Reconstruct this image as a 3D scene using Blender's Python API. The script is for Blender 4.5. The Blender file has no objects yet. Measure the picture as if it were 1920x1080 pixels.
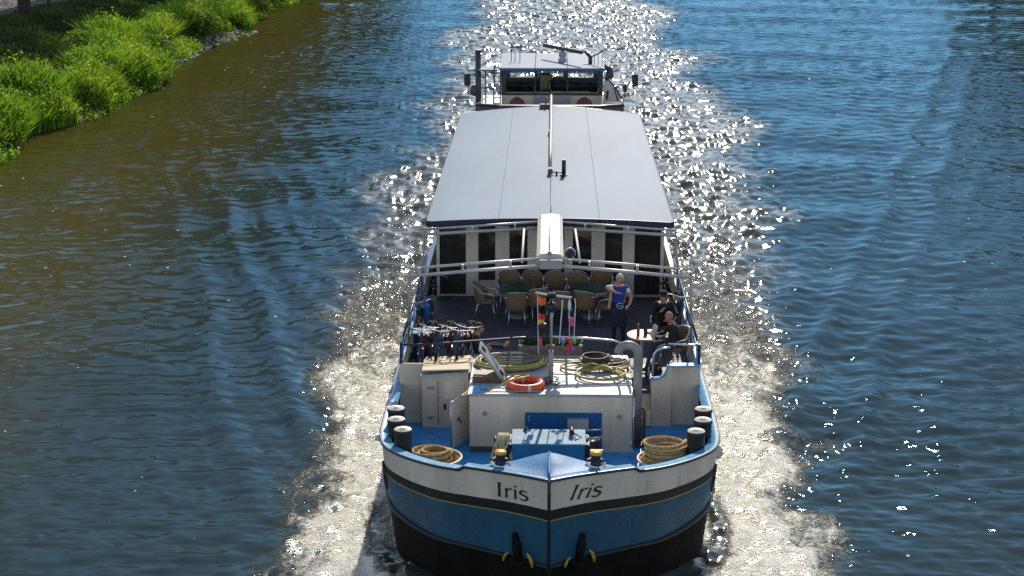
import bpy, bmesh, math, random
import numpy as np
from mathutils import Vector, Matrix, Euler

R = math.radians
PI = math.pi
sc = bpy.context.scene
COL = sc.collection

# ------------------------------------------------------------------ camera
cam = bpy.data.cameras.new("camera")
cam.sensor_width = 36.0
cam.lens = 61.875
cam.clip_start = 0.5
cam.clip_end = 6000
camo = bpy.data.objects.new("camera", cam)
COL.objects.link(camo)
camo.location = (0, 0, 13.5)
camo.rotation_euler = (R(90 - 14.4766), 0, R(1.227))
sc.camera = camo

# ------------------------------------------------------------------ sky, sun, exposure
SUN_EL, SUN_AZ = 34.0, 6.0          # degrees; azimuth clockwise from +Y (the way the barge's stern points)
world = bpy.data.worlds.new("World")
sc.world = world
world.use_nodes = True
wn = world.node_tree
sky = wn.nodes.new("ShaderNodeTexSky")
sky.sky_type = 'NISHITA'
sky.sun_disc = False
sky.sun_elevation = R(SUN_EL)
sky.sun_rotation = R(SUN_AZ)
sky.air_density = 0.9
sky.altitude = 1200
sky.dust_density = 0.0
sky.ozone_density = 6.0
bgn = wn.nodes["Background"]
bgn.inputs["Strength"].default_value = 0.13
hsv = wn.nodes.new("ShaderNodeHueSaturation")
hsv.inputs["Saturation"].default_value = 0.55
wn.links.new(sky.outputs["Color"], hsv.inputs["Color"])
wn.links.new(hsv.outputs["Color"], bgn.inputs["Color"])

sun = bpy.data.lights.new("sun", 'SUN')
sun.energy = 2.8
sun.angle = R(0.5)
sun.color = (1.0, 0.92, 0.78)
suno = bpy.data.objects.new("sun", sun)
COL.objects.link(suno)
tosun = Vector((math.sin(R(SUN_AZ)) * math.cos(R(SUN_EL)), math.cos(R(SUN_AZ)) * math.cos(R(SUN_EL)), math.sin(R(SUN_EL))))
suno.rotation_euler = tosun.to_track_quat('Z', 'Y').to_euler()
suno.location = (20, 120, 90)

sc.view_settings.view_transform = 'Standard'
sc.view_settings.look = 'None'
sc.view_settings.gamma = 1.0
sc.view_settings.use_curve_mapping = False
sc.view_settings.exposure = 0.60
sc.cycles.use_denoising = False
sc.cycles.max_bounces = 6
sc.cycles.transparent_max_bounces = 8
sc.cycles.sample_clamp_indirect = 4.0

# ------------------------------------------------------------------ materials
def nt(m):
    m.use_nodes = True
    return m.node_tree, m.node_tree.nodes, m.node_tree.links

def mat(name, col, rough=0.5, metal=0.0, var=0.0, vscale=3.0, bump=0.0, bscale=20.0, col2=None, spec=0.5, streak=None, coat=0.0):
    m = bpy.data.materials.new(name)
    t, N, L = nt(m)
    b = N["Principled BSDF"]
    b.inputs["Base Color"].default_value = (*col, 1)
    b.inputs["Roughness"].default_value = rough
    b.inputs["Metallic"].default_value = metal
    b.inputs["Specular IOR Level"].default_value = spec
    b.inputs["Coat Weight"].default_value = coat
    tc = N.new("ShaderNodeTexCoord")
    if var > 0:
        mp = N.new("ShaderNodeMapping")
        L.new(tc.outputs["Object"], mp.inputs["Vector"])
        if streak:
            mp.inputs["Scale"].default_value = streak
        n = N.new("ShaderNodeTexNoise")
        n.inputs["Scale"].default_value = vscale
        n.inputs["Detail"].default_value = 6
        n.inputs["Roughness"].default_value = 0.65
        L.new(mp.outputs["Vector"], n.inputs["Vector"])
        r = N.new("ShaderNodeValToRGB")
        c2 = col2 if col2 else tuple(c * (1 - var) for c in col)
        c1 = col if col2 else tuple(min(1, c * (1 + var * 0.4)) for c in col)
        r.color_ramp.elements[0].color = (*c2, 1)
        r.color_ramp.elements[0].position = 0.32
        r.color_ramp.elements[1].color = (*c1, 1)
        r.color_ramp.elements[1].position = 0.62
        L.new(n.outputs["Fac"], r.inputs["Fac"])
        L.new(r.outputs["Color"], b.inputs["Base Color"])
    if bump > 0:
        n2 = N.new("ShaderNodeTexNoise")
        n2.inputs["Scale"].default_value = bscale
        n2.inputs["Detail"].default_value = 4
        L.new(tc.outputs["Object"], n2.inputs["Vector"])
        bp = N.new("ShaderNodeBump")
        bp.inputs["Strength"].default_value = bump
        bp.inputs["Distance"].default_value = 0.02
        L.new(n2.outputs["Fac"], bp.inputs["Height"])
        L.new(bp.outputs["Normal"], b.inputs["Normal"])
    return m

M = {}
M['white'] = mat('white paint', (0.72, 0.58, 0.41), 0.45, var=0.22, vscale=1.6, streak=(1, 1, 0.35), bump=0.05, bscale=6)
M['cream'] = mat('cream paint', (0.80, 0.72, 0.56), 0.5, var=0.18, vscale=1.4, streak=(1, 1, 0.4))
M['housetop'] = mat('pale deck paint', (0.40, 0.42, 0.43), 0.42, var=0.22, vscale=1.7, bump=0.06, bscale=9)
M['roof'] = mat('pale roof membrane', (0.080, 0.158, 0.248), 0.62, var=0.22, spec=0.25, vscale=0.55, streak=(1.6, 0.4, 1), bump=0.05, bscale=1.4)
M['navy'] = mat('navy edge paint', (0.012, 0.022, 0.05), 0.35, var=0.3, vscale=3)
M['cap'] = mat('light blue gunwale paint', (0.13, 0.38, 0.62), 0.3, var=0.35, vscale=5, bump=0.08, bscale=14)
M['deckblue'] = mat('blue deck paint', (0.03, 0.31, 0.70), 0.4, var=0.38, vscale=2.6, bump=0.08, bscale=12)
M['stemblue'] = mat('bright blue deck paint', (0.03, 0.19, 0.42), 0.5, var=0.3, spec=0.2, vscale=4, bump=0.2, bscale=16)
M['terrace'] = mat('dark blue terrace floor', (0.06, 0.068, 0.085), 0.6, var=0.35, vscale=1.2, bump=0.06, bscale=8)
M['hullblue'] = mat('blue hull paint', (0.014, 0.076, 0.125), 0.5, var=0.3, vscale=1.1, streak=(1, 1, 0.5), bump=0.07, bscale=2.2)
M['hullwhite'] = mat('white hull strake', (0.60, 0.52, 0.41), 0.45, var=0.2, vscale=1.3, streak=(1, 1, 0.3), bump=0.06, bscale=2.5)
M['hullblack'] = mat('black hull band', (0.012, 0.012, 0.012), 0.45, var=0.3, vscale=3)
M['hullbottom'] = mat('brown black bottom paint', (0.010, 0.008, 0.006), 0.8, var=0.5, spec=0.12, vscale=1.5, streak=(1, 1, 0.5), bump=0.15, bscale=5)
M['yellow'] = mat('yellow paint', (0.42, 0.29, 0.03), 0.45, var=0.2)
M['capyellow'] = mat('amber yellow paint', (0.72, 0.36, 0.02), 0.5, var=0.25, vscale=9)
M['black'] = mat('black paint', (0.012, 0.012, 0.014), 0.45, var=0.3)
M['tar'] = mat('tarred bollard steel', (0.022, 0.018, 0.016), 0.6, var=0.4, vscale=6, bump=0.15, bscale=20)
M['bolltop'] = mat('scuffed cream bollard top', (0.78, 0.70, 0.56), 0.55, var=0.35, vscale=9)
M['winblue'] = mat('windlass teal blue', (0.02, 0.15, 0.26), 0.4, var=0.3, vscale=3, bump=0.05)
M['wintop'] = mat('worn pale blue lid', (0.11, 0.26, 0.38), 0.6, var=0.4, spec=0.3, vscale=3.2, bump=0.06)
M['doorblue'] = mat('deep blue door paint', (0.012, 0.09, 0.24), 0.38, var=0.25, vscale=2)
M['greyplate'] = mat('grey plate', (0.42, 0.39, 0.35), 0.5, var=0.2)
M['hatchgrey'] = mat('grey hatch paint', (0.34, 0.34, 0.33), 0.4, var=0.15)
M['alu'] = mat('brushed aluminium', (0.62, 0.63, 0.64), 0.32, metal=0.9, var=0.1)
M['railgrey'] = mat('grey awning tube', (0.46, 0.45, 0.42), 0.4, metal=0.2, var=0.15)
M['galv'] = mat('dull galvanised steel', (0.36, 0.32, 0.27), 0.5, metal=0.25, var=0.35, vscale=4, streak=(1, 1, 0.4))
M['rust'] = mat('brown pipe paint', (0.11, 0.075, 0.055), 0.6, var=0.4, vscale=4)
M['chrome'] = mat('chrome', (0.75, 0.76, 0.78), 0.12, metal=1.0)
M['wood'] = mat('bare plywood', (0.60, 0.44, 0.26), 0.6, var=0.2, vscale=2, streak=(1, 8, 1))
M['darkwood'] = mat('brown oiled wood', (0.17, 0.09, 0.04), 0.5, var=0.4, vscale=2, streak=(1, 8, 1))
M['tabletop'] = mat('varnished table wood', (0.62, 0.40, 0.18), 0.4, var=0.2, vscale=3, streak=(1, 7, 1))
M['greentable'] = mat('dark green table top', (0.02, 0.065, 0.05), 0.4, var=0.2)
M['rattan'] = mat('brown rattan weave', (0.22, 0.145, 0.07), 0.65, var=0.4, vscale=26, bump=0.6, bscale=60)
M['glass'] = mat('dark window glass', (0.035, 0.03, 0.024), 0.06, var=0.3, vscale=2, spec=0.6)
M['pillar'] = mat('beige saloon panel', (0.62, 0.55, 0.42), 0.5, var=0.15)
M['ropetan'] = mat('tan mooring rope', (0.56, 0.36, 0.13), 0.8, var=0.4, vscale=14, bump=0.6, bscale=45)
M['ropepale'] = mat('pale straw rope', (0.50, 0.42, 0.24), 0.8, var=0.35, vscale=14, bump=0.5, bscale=50)
M['ropegrey'] = mat('grey green hawser', (0.16, 0.17, 0.13), 0.75, var=0.35, vscale=12, bump=0.4, bscale=50)
M['hose'] = mat('yellow hose', (0.42, 0.34, 0.085), 0.42, var=0.3, vscale=5)
M['cable'] = mat('brown cable', (0.10, 0.06, 0.05), 0.55, var=0.3)
M['darkcable'] = mat('black cable', (0.015, 0.015, 0.018), 0.5)
M['tubwhite'] = mat('white tub plastic', (0.62, 0.56, 0.44), 0.4, var=0.15)
M['tuborange'] = mat('ochre canvas tub wall', (0.42, 0.24, 0.07), 0.7, var=0.3, vscale=6)
M['lifebuoy'] = mat('orange red lifebuoy', (0.72, 0.09, 0.03), 0.42, var=0.2, vscale=5)
M['tape'] = mat('reflective tape', (0.6, 0.6, 0.6), 0.25)
M['steel'] = mat('dull cycle steel', (0.16, 0.16, 0.17), 0.35, metal=0.7)
M['seam'] = mat('roof seam tape', (0.078, 0.145, 0.22), 0.8, spec=0.1)
M['concrete'] = mat('weathered planter', (0.20, 0.16, 0.12), 0.8, var=0.3, vscale=5, bump=0.3)
M['plant'] = mat('planter greenery', (0.13, 0.17, 0.04), 0.7, var=0.4, vscale=12)
M['flagorange'] = mat('orange bunting', (0.85, 0.15, 0.02), 0.7)
M['flagred'] = mat('red bunting', (0.6, 0.03, 0.04), 0.7)
M['flagyellow'] = mat('yellow bunting', (0.75, 0.45, 0.03), 0.7)
M['flagpink'] = mat('pink bunting', (0.65, 0.09, 0.18), 0.7)
M['balblue'] = mat('blue bauble', (0.02, 0.22, 0.65), 0.3)
M['balgreen'] = mat('green bauble', (0.10, 0.35, 0.05), 0.3)
M['balpurple'] = mat('purple bauble', (0.35, 0.02, 0.5), 0.3)
M['radar'] = mat('radar dark casing', (0.06, 0.055, 0.06), 0.5, var=0.2)
M['wheelframe'] = mat('brown varnished frame', (0.055, 0.042, 0.038), 0.45, var=0.3)
M['orangeflag'] = mat('faded red orange', (0.17, 0.05, 0.03), 0.6, var=0.2)
M['tarp'] = mat('grey tarpaulin', (0.50, 0.47, 0.43), 0.6, var=0.25, vscale=4, bump=0.4, bscale=5)
M['darkcover'] = mat('dark cover', (0.05, 0.045, 0.07), 0.6, var=0.3)
M['skin'] = mat('skin', (0.48, 0.24, 0.16), 0.55, var=0.12, vscale=9)
M['skindark'] = mat('tanned skin', (0.36, 0.17, 0.11), 0.55, var=0.12, vscale=9)
M['bluetop'] = mat('cobalt blue shirt', (0.02, 0.04, 0.26), 0.8, var=0.25, vscale=9, bump=0.3, bscale=14)
M['whitecloth'] = mat('white cloth', (0.70, 0.69, 0.66), 0.8)
M['navycloth'] = mat('navy apron cloth', (0.012, 0.015, 0.035), 0.85, var=0.3, vscale=7, bump=0.3, bscale=12)
M['blackcloth'] = mat('black jacket cloth', (0.015, 0.014, 0.017), 0.85, var=0.4, vscale=8, bump=0.3, bscale=14)
M['jeans'] = mat('faded denim', (0.05, 0.07, 0.11), 0.85, var=0.3, vscale=9, bump=0.2)
M['shoe'] = mat('dark shoe leather', (0.03, 0.025, 0.022), 0.5)
M['hairwhite'] = mat('silver hair', (0.62, 0.58, 0.52), 0.6, var=0.3, vscale=30, bump=0.4, bscale=60)
M['hairbrown'] = mat('brown hair', (0.05, 0.03, 0.02), 0.6, var=0.4, vscale=30, bump=0.4, bscale=60)
M['hairgrey'] = mat('short grey hair', (0.22, 0.17, 0.14), 0.7, var=0.3, vscale=30)
M['paper'] = mat('newspaper', (0.55, 0.52, 0.46), 0.8, var=0.2, vscale=18)
M['bottle'] = mat('amber bottle glass', (0.14, 0.05, 0.01), 0.15)
M['bottlegreen'] = mat('dark green bottle glass', (0.012, 0.03, 0.012), 0.15)
M['bikeblue'] = mat('blue bicycle enamel', (0.015, 0.06, 0.22), 0.3)
M['bikeblack'] = mat('black bicycle enamel', (0.01, 0.01, 0.012), 0.3)
M['rubber'] = mat('tyre rubber', (0.015, 0.015, 0.015), 0.7)
M['saddle'] = mat('saddle vinyl', (0.02, 0.02, 0.022), 0.85, spec=0.15)
M['pannier'] = mat('red orange pannier', (0.22, 0.03, 0.015), 0.6, var=0.2)
M['bluebag'] = mat('blue pannier', (0.02, 0.12, 0.40), 0.6, var=0.2)
M['bluecushion'] = mat('blue cushion fabric', (0.02, 0.05, 0.17), 0.8, var=0.2)
M['bark'] = mat('dark bark', (0.045, 0.033, 0.025), 0.9, var=0.5, vscale=3, streak=(3, 3, 0.6), bump=0.8, bscale=8)
M['stone'] = mat('pale shore stone', (0.30, 0.27, 0.21), 0.75, var=0.4, vscale=2.5, bump=0.4, bscale=6)
M['earth'] = mat('damp bank soil', (0.055, 0.06, 0.022), 0.95, var=0.5, vscale=0.8, col2=(0.035, 0.026, 0.014), bump=0.5, bscale=3)
M['road'] = mat('pale gravel road', (0.40, 0.31, 0.22), 0.9, var=0.25, vscale=0.7, bump=0.3, bscale=12)

cg = bpy.data.materials.new('clear window glass')
t, N, L = nt(cg)
tb = N.new("ShaderNodeBsdfTransparent"); tb.inputs["Color"].default_value = (0.82, 0.87, 0.85, 1)
gb = N.new("ShaderNodeBsdfGlossy"); gb.inputs["Roughness"].default_value = 0.05
fr_ = N.new("ShaderNodeFresnel"); fr_.inputs["IOR"].default_value = 1.5
mxs = N.new("ShaderNodeMixShader")
L.new(fr_.outputs["Fac"], mxs.inputs["Fac"]); L.new(tb.outputs["BSDF"], mxs.inputs[1]); L.new(gb.outputs["BSDF"], mxs.inputs[2])
L.new(mxs.outputs["Shader"], N["Material Output"].inputs["Surface"])
M['clearglass'] = cg

def weather(key, col, scale, lo, hi, streak, amount):
    """rust runs, scuffs and dirt with shapes of their own, mixed over a paint"""
    t, N, L = nt(M[key])
    b = N["Principled BSDF"]
    src = b.inputs["Base Color"].links[0].from_socket
    tc = N.new("ShaderNodeTexCoord"); mp = N.new("ShaderNodeMapping"); mp.inputs["Scale"].default_value = streak
    n = N.new("ShaderNodeTexNoise"); n.inputs["Scale"].default_value = scale; n.inputs["Detail"].default_value = 8; n.inputs["Roughness"].default_value = 0.7
    L.new(tc.outputs["Object"], mp.inputs["Vector"]); L.new(mp.outputs["Vector"], n.inputs["Vector"])
    r = N.new("ShaderNodeMapRange"); r.inputs["From Min"].default_value = lo; r.inputs["From Max"].default_value = hi; r.inputs["To Max"].default_value = amount
    L.new(n.outputs["Fac"], r.inputs["Value"])
    mx = N.new("ShaderNodeMixRGB"); mx.inputs["Color2"].default_value = (*col, 1)
    L.new(r.outputs["Result"], mx.inputs["Fac"]); L.new(src, mx.inputs["Color1"]); L.new(mx.outputs["Color"], b.inputs["Base Color"])
weather('hullwhite', (0.20, 0.12, 0.06), 3.2, 0.60, 0.78, (1.6, 1.6, 0.25), 0.75)
weather('hullwhite', (0.25, 0.24, 0.21), 9.0, 0.60, 0.70, (0.5, 0.5, 1.5), 0.5)
weather('hullblue', (0.05, 0.045, 0.04), 3.0, 0.58, 0.78, (1.6, 1.6, 0.3), 0.8)
weather('hullblue', (0.10, 0.17, 0.22), 6.0, 0.62, 0.70, (0.5, 0.5, 1.6), 0.5)
weather('white', (0.22, 0.14, 0.08), 2.6, 0.62, 0.80, (1.6, 1.6, 0.3), 0.7)
weather('housetop', (0.20, 0.18, 0.15), 3.0, 0.56, 0.76, (1, 1, 1), 0.6)
weather('roof', (0.10, 0.12, 0.13), 1.1, 0.57, 0.80, (1.5, 0.35, 1), 0.55)
weather('deckblue', (0.10, 0.085, 0.07), 2.4, 0.57, 0.75, (1, 1, 1), 0.7)
weather('cap', (0.06, 0.07, 0.08), 4.0, 0.60, 0.72, (1, 1, 1), 0.6)

# ------------------------------------------------------------------ mesh helper
class MB:
    """collects shapes into one mesh; every shape remembers the material slot it was drawn with"""
    def __init__(s):
        s.v = []; s.f = []; s.mi = []; s.sm = []; s.cur = 0; s.smooth = False
    def add(s, vs, fs, smooth=None):
        o = len(s.v)
        s.v += [tuple(map(float, v)) for v in vs]
        for f in fs:
            s.f.append(tuple(i + o for i in f)); s.mi.append(s.cur)
            s.sm.append(s.smooth if smooth is None else smooth)
        return s
    def box(s, c, d, rot=None, bev=0.0):
        bm = bmesh.new()
        bmesh.ops.create_cube(bm, size=1.0)
        for v in bm.verts:
            v.co = Vector((v.co.x * d[0], v.co.y * d[1], v.co.z * d[2]))
        if bev > 0:
            bmesh.ops.bevel(bm, geom=list(bm.edges), offset=bev, segments=2, affect='EDGES', clamp_overlap=True)
        m = Matrix.Translation(c)
        if rot is not None:
            m = m @ Euler(rot).to_matrix().to_4x4()
        bm.transform(m)
        bm.verts.index_update()
        s.add([v.co for v in bm.verts], [[v.index for v in f.verts] for f in bm.faces], False)
        bm.free()
        return s
    def tube(s, pts, r, n=8, closed=False, caps=True):
        P = [Vector(p) for p in pts]
        k = len(P)
        rs = r if isinstance(r, (list, tuple)) else [r] * k
        T = []
        for i in range(k):
            if closed:
                t = P[(i + 1) % k] - P[i - 1]
            else:
                t = P[min(i + 1, k - 1)] - P[max(i - 1, 0)]
            if t.length < 1e-9: t = Vector((0, 0, 1))
            T.append(t.normalized())
        up = Vector((0, 0, 1)) if abs(T[0].z) < 0.9 else Vector((1, 0, 0))
        nrm = (up - T[0] * up.dot(T[0])).normalized()
        vs = []
        for i in range(k):
            nrm = nrm - T[i] * nrm.dot(T[i])
            if nrm.length < 1e-6:
                nrm = T[i].orthogonal()
            nrm.normalize()
            bi = T[i].cross(nrm)
            for j in range(n):
                a = 2 * PI * j / n
                vs.append(P[i] + (nrm * math.cos(a) + bi * math.sin(a)) * rs[i])
        fs = []
        for i in range(k if closed else k - 1):
            a, b = i * n, ((i + 1) % k) * n
            for j in range(n):
                fs.append((a + j, a + (j + 1) % n, b + (j + 1) % n, b + j))
        s.add(vs, fs, True)
        if caps and not closed:
            o = len(s.v) - len(vs)
            s.f.append(tuple(o + j for j in reversed(range(n)))); s.mi.append(s.cur); s.sm.append(False)
            s.f.append(tuple(o + (k - 1) * n + j for j in range(n))); s.mi.append(s.cur); s.sm.append(False)
        return s
    def cyl(s, a, b, r, r2=None, n=16):
        return s.tube([a, b], [r, r if r2 is None else r2], n)
    def lathe(s, c, prof, n=24, smooth=True):
        vs = []; fs = []
        for (r, z) in prof:
            for j in range(n):
                a = 2 * PI * j / n
                vs.append((c[0] + r * math.cos(a), c[1] + r * math.sin(a), c[2] + z))
        for i in range(len(prof) - 1):
            for j in range(n):
                fs.append((i * n + j, i * n + (j + 1) % n, (i + 1) * n + (j + 1) % n, (i + 1) * n + j))
        return s.add(vs, fs, smooth)
    def sphere(s, c, r, n=12, m=8):
        rr = r if isinstance(r, (list, tuple)) else (r, r, r)
        vs = [(c[0], c[1], c[2] + rr[2])]; fs = []
        for i in range(1, m):
            t = PI * i / m
            for j in range(n):
                a = 2 * PI * j / n
                vs.append((c[0] + rr[0] * math.sin(t) * math.cos(a), c[1] + rr[1] * math.sin(t) * math.sin(a), c[2] + rr[2] * math.cos(t)))
        vs.append((c[0], c[1], c[2] - rr[2]))
        for j in range(n):
            fs.append((0, 1 + j, 1 + (j + 1) % n))
            fs.append((len(vs) - 1, 1 + (m - 2) * n + (j + 1) % n, 1 + (m - 2) * n + j))
        for i in range(m - 2):
            for j in range(n):
                a, b = 1 + i * n, 1 + (i + 1) * n
                fs.append((a + j, b + j, b + (j + 1) % n, a + (j + 1) % n))
        return s.add(vs, fs, True)
    def torus(s, c, R_, r, n=40, m=10, tilt=None):
        pts = []
        mt = Euler(tilt).to_matrix() if tilt else Matrix.Identity(3)
        for i in range(n):
            a = 2 * PI * i / n
            pts.append(Vector(c) + mt @ Vector((R_ * math.cos(a), R_ * math.sin(a), 0)))
        return s.tube(pts, r, m, closed=True)
    def prism(s, poly, lo, hi, axis='z'):
        """closed polygon (2-D) extruded between lo and hi along an axis"""
        n = len(poly)
        def pt(p, h):
            if axis == 'z': return (p[0], p[1], h)
            if axis == 'y': return (p[0], h, p[1])
            return (h, p[0], p[1])
        vs = [pt(p, lo) for p in poly] + [pt(p, hi) for p in poly]
        fs = [tuple(reversed(range(n))), tuple(range(n, 2 * n))]
        for i in range(n):
            fs.append((i, (i + 1) % n, n + (i + 1) % n, n + i))
        return s.add(vs, fs, False)
    def build(s, name, mats, parent=None, off=(0, 0, 0)):
        me = bpy.data.meshes.new(name)
        o = Vector(off)
        me.from_pydata([tuple(Vector(v) - o) for v in s.v], [], s.f)
        if not isinstance(mats, (list, tuple)): mats = [mats]
        for m in mats: me.materials.append(m)
        me.polygons.foreach_set("material_index", s.mi)
        me.polygons.foreach_set("use_smooth", s.sm)
        bm = bmesh.new(); bm.from_mesh(me)
        bmesh.ops.recalc_face_normals(bm, faces=bm.faces)
        bm.to_mesh(me); bm.free()
        me.update()
        ob = bpy.data.objects.new(name, me)
        COL.objects.link(ob)
        if parent is not None: ob.parent = parent
        return ob

def tag(o, label=None, cat=None, group=None, kind=None):
    if label: o['label'] = label
    if cat: o['category'] = cat
    if group: o['group'] = group
    if kind: o['kind'] = kind
    return o

def empty(name, loc=(0, 0, 0), rz=0.0):
    o = bpy.data.objects.new(name, None)
    o.empty_display_size = 0.2
    COL.objects.link(o)
    o.location = loc
    o.rotation_euler = (0, 0, rz)
    return o

def copy_tree(o, parent=None):
    c = o.copy()
    COL.objects.link(c)
    if parent is not None: c.parent = parent
    for ch in [x for x in bpy.data.objects if x.parent == o]:
        copy_tree(ch, c)
    return c

def smooth01(t):
    t = max(0.0, min(1.0, t))
    return t * t * (3 - 2 * t)

def arc(c, r, a0, a1, n, plane='xz'):
    out = []
    for i in range(n + 1):
        a = R(a0 + (a1 - a0) * i / n)
        u, v = r * math.cos(a), r * math.sin(a)
        if plane == 'xz': out.append((c[0] + u, c[1], c[2] + v))
        elif plane == 'xy': out.append((c[0] + u, c[1] + v, c[2]))
        else: out.append((c[0], c[1] + u, c[2] + v))
    return out
# ------------------------------------------------------------------ water
XC = 0.03          # the barge's centre line
rng = np.random.default_rng(7)

def sm(a, b, x):
    t = np.clip((x - a) / (b - a), 0, 1)
    return t * t * (3 - 2 * t)

def vnoise(x, y, seed):
    """smooth value noise, numpy"""
    xi = np.floor(x).astype(np.int64); yi = np.floor(y).astype(np.int64)
    fx = x - xi; fy = y - yi
    fx = fx * fx * (3 - 2 * fx); fy = fy * fy * (3 - 2 * fy)
    def h(a, b):
        n = (a * 374761393 + b * 668265263 + seed * 982451653) & 0x7fffffff
        n = ((n ^ (n >> 13)) * 1274126177) & 0x7fffffff
        return ((n ^ (n >> 16)) & 0xffff) / 65535.0
    return (h(xi, yi) * (1 - fx) + h(xi + 1, yi) * fx) * (1 - fy) + (h(xi, yi + 1) * (1 - fx) + h(xi + 1, yi + 1) * fx) * fy

def axis(parts):
    out = []
    for a, b, d in parts:
        n = max(1, int(round((b - a) / d)))
        out.append(np.linspace(a, b, n, endpoint=False))
    return np.concatenate(out + [np.array([parts[-1][1]])])

gx = axis([(-900, -60, 60), (-60, -25, 1.0), (-25, -9, 0.125), (-9, 9.5, 0.055), (9.5, 26, 0.12), (26, 46, 0.3), (46, 900, 60)])
ys = [-200, -100, -40, 0, 10, 18, 23, 25.5]
y = 26.5
while y < 175:
    ys.append(y)
    y += min(0.20, 0.055 * (y / 30.0) ** 1.5)
ys += [180, 190, 205, 230, 270, 330, 420, 600, 900, 1400, 2400]
gy = np.array(ys)
GX, GY = np.meshgrid(gx, gy)
GX = GX.ravel(); GY = GY.ravel()

wl_y = np.array([20, 28, 30.5, 33, 36, 38, 42.5, 48.5, 56, 68, 81, 118, 149, 300])
wl_x = np.array([4.0, 4.3, 4.85, 5.0, 5.3, 5.2, 6.0, 6.5, 6.5, 6.9, 6.3, 6.0, 6.3, 9.0])
wr_y = np.array([20, 28, 31, 33, 35, 37, 40, 54, 70, 100, 149, 300])
wr_x = np.array([4.2, 5.0, 5.5, 5.6, 5.0, 5.9, 5.9, 7.3, 8.3, 9.6, 9.5, 13.0])
bxL = np.interp(GY, wl_y, wl_x); bxR = np.interp(GY, wr_y, wr_x)
ax = np.abs(GX - XC)
lim = np.where(GX < XC, bxL, bxR)
farw = np.interp(GY, [45, 90, 150], [0, 1, 1])
wob = 0.15 + farw * ((vnoise(GX * 0.12 + 9, GY * 0.13, 13) - 0.5) * 3.2 + (vnoise(GX * 0.45, GY * 0.3, 14) - 0.5) * 2.4) + (vnoise(GX * 0.9, GY * 0.55, 3) - 0.5) * 1.0 + (vnoise(GX * 2.6, GY * 1.8, 4) - 0.5) * 0.7
inside = lim + wob - ax                                  # metres inside the wake's ragged edge
wake = np.where(farw > 0, sm(-0.9 - 1.6 * farw, 1.5 + 1.2 * farw, inside), sm(-0.9, 1.5, inside)) * sm(26.5, 29.5, GY)          # churned water, fading out over two metres
solid = sm(-0.6, 0.2, inside) * sm(26.5, 29.5, GY)         # the foam's own edge is sharper
chop = 0.13 + 0.87 * wake
chop *= np.interp(GY, [27, 60, 100, 170, 260], [1.0, 1.0, 0.9, 0.85, 0.6])
# a looser, sparser scatter of steep wavelets off the starboard side and far astern
halo = sm(5.0, -0.5, ax - lim) * 0.07
chop = np.maximum(chop, 0.13 + halo)
foam = solid * np.interp(GY, [28, 31, 35, 39, 44, 50, 58, 72, 100, 150], [1.0, 0.98, 0.95, 0.88, 0.74, 0.60, 0.48, 0.40, 0.34, 0.28])
foam *= 0.62 + 0.38 * sm(0.0, 1.3, inside)
foam *= 1 - 0.75 * sm(0.9, 0.1, ax - np.interp(GY, [28, 29.5, 30.5, 31.5, 33], [0.6, 1.9, 2.6, 2.95, 3.1])) * sm(36, 33, GY)  # foam thinned beside the bow, painting the hull's shade into the water
foam = np.maximum(foam, 0.80 * sm(0.5, 0.0, ax - 3.05) * sm(29.0, 33, GY) * sm(66, 45, GY) * wake)

Z = np.zeros_like(GX)
patch = 0.7 + 0.6 * vnoise(GX * 0.16, GY * 0.10, 11)
for i in range(34):
    lam = 0.24 * (1.5 / 0.24) ** (i / 33.0)
    th = R(90) + rng.normal(0, 0.8)
    k = 2 * PI / lam
    amp = 0.0225 / k * (1.0 if lam > 0.7 else 1.12)
    Z += patch * amp * np.cos(k * (math.cos(th) * GX + math.sin(th) * GY) + rng.uniform(0, 6.28))
for i in range(6):
    lam = 4.0 + 1.3 * i
    th = R(90) + rng.normal(0, 0.5)
    k = 2 * PI / lam
    Z += 0.016 / k * np.cos(k * (math.cos(th) * GX + math.sin(th) * GY) + rng.uniform(0, 6.28))
for i in range(38):
    lam = 0.24 * (1.5 / 0.24) ** (i / 37.0)
    th = rng.uniform(0, PI)
    k = 2 * PI / lam
    Z += (chop - 0.13) * 0.088 / k * np.cos(k * (math.cos(th) * GX + math.sin(th) * GY) + rng.uniform(0, 6.28))
# diverging ship waves on both sides of the bow
s_ = ax - 3.1
al = R(15.0)
u = s_ * math.cos(al) - (GY - 30.0) * math.sin(al)
along = np.clip((GY - 30.0), 0, None)
ph = (vnoise(GX * 0.35, GY * 0.22, 21) - 0.5) * 2.6
env = np.exp(-((u - 0.6) / 2.6) ** 2) * sm(1.0, 8.0, along) * np.exp(-along / 55.0) * sm(2.0, 3.2, s_ + 1.2)
cw = np.cos(2 * PI * u / 1.75 + ph); Z += 0.075 * env * (0.5 * (cw + 1) ** 2 - 0.7)
env2 = np.exp(-((u + 4.0) / 3.5) ** 2) * sm(8, 22, along) * np.exp(-along / 60.0) * sm(0.8, 2.5, s_)
cw = np.cos(2 * PI * u / 1.3 + 1.4 * ph); Z += 0.045 * env2 * (0.5 * (cw + 1) ** 2 - 0.7)
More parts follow.
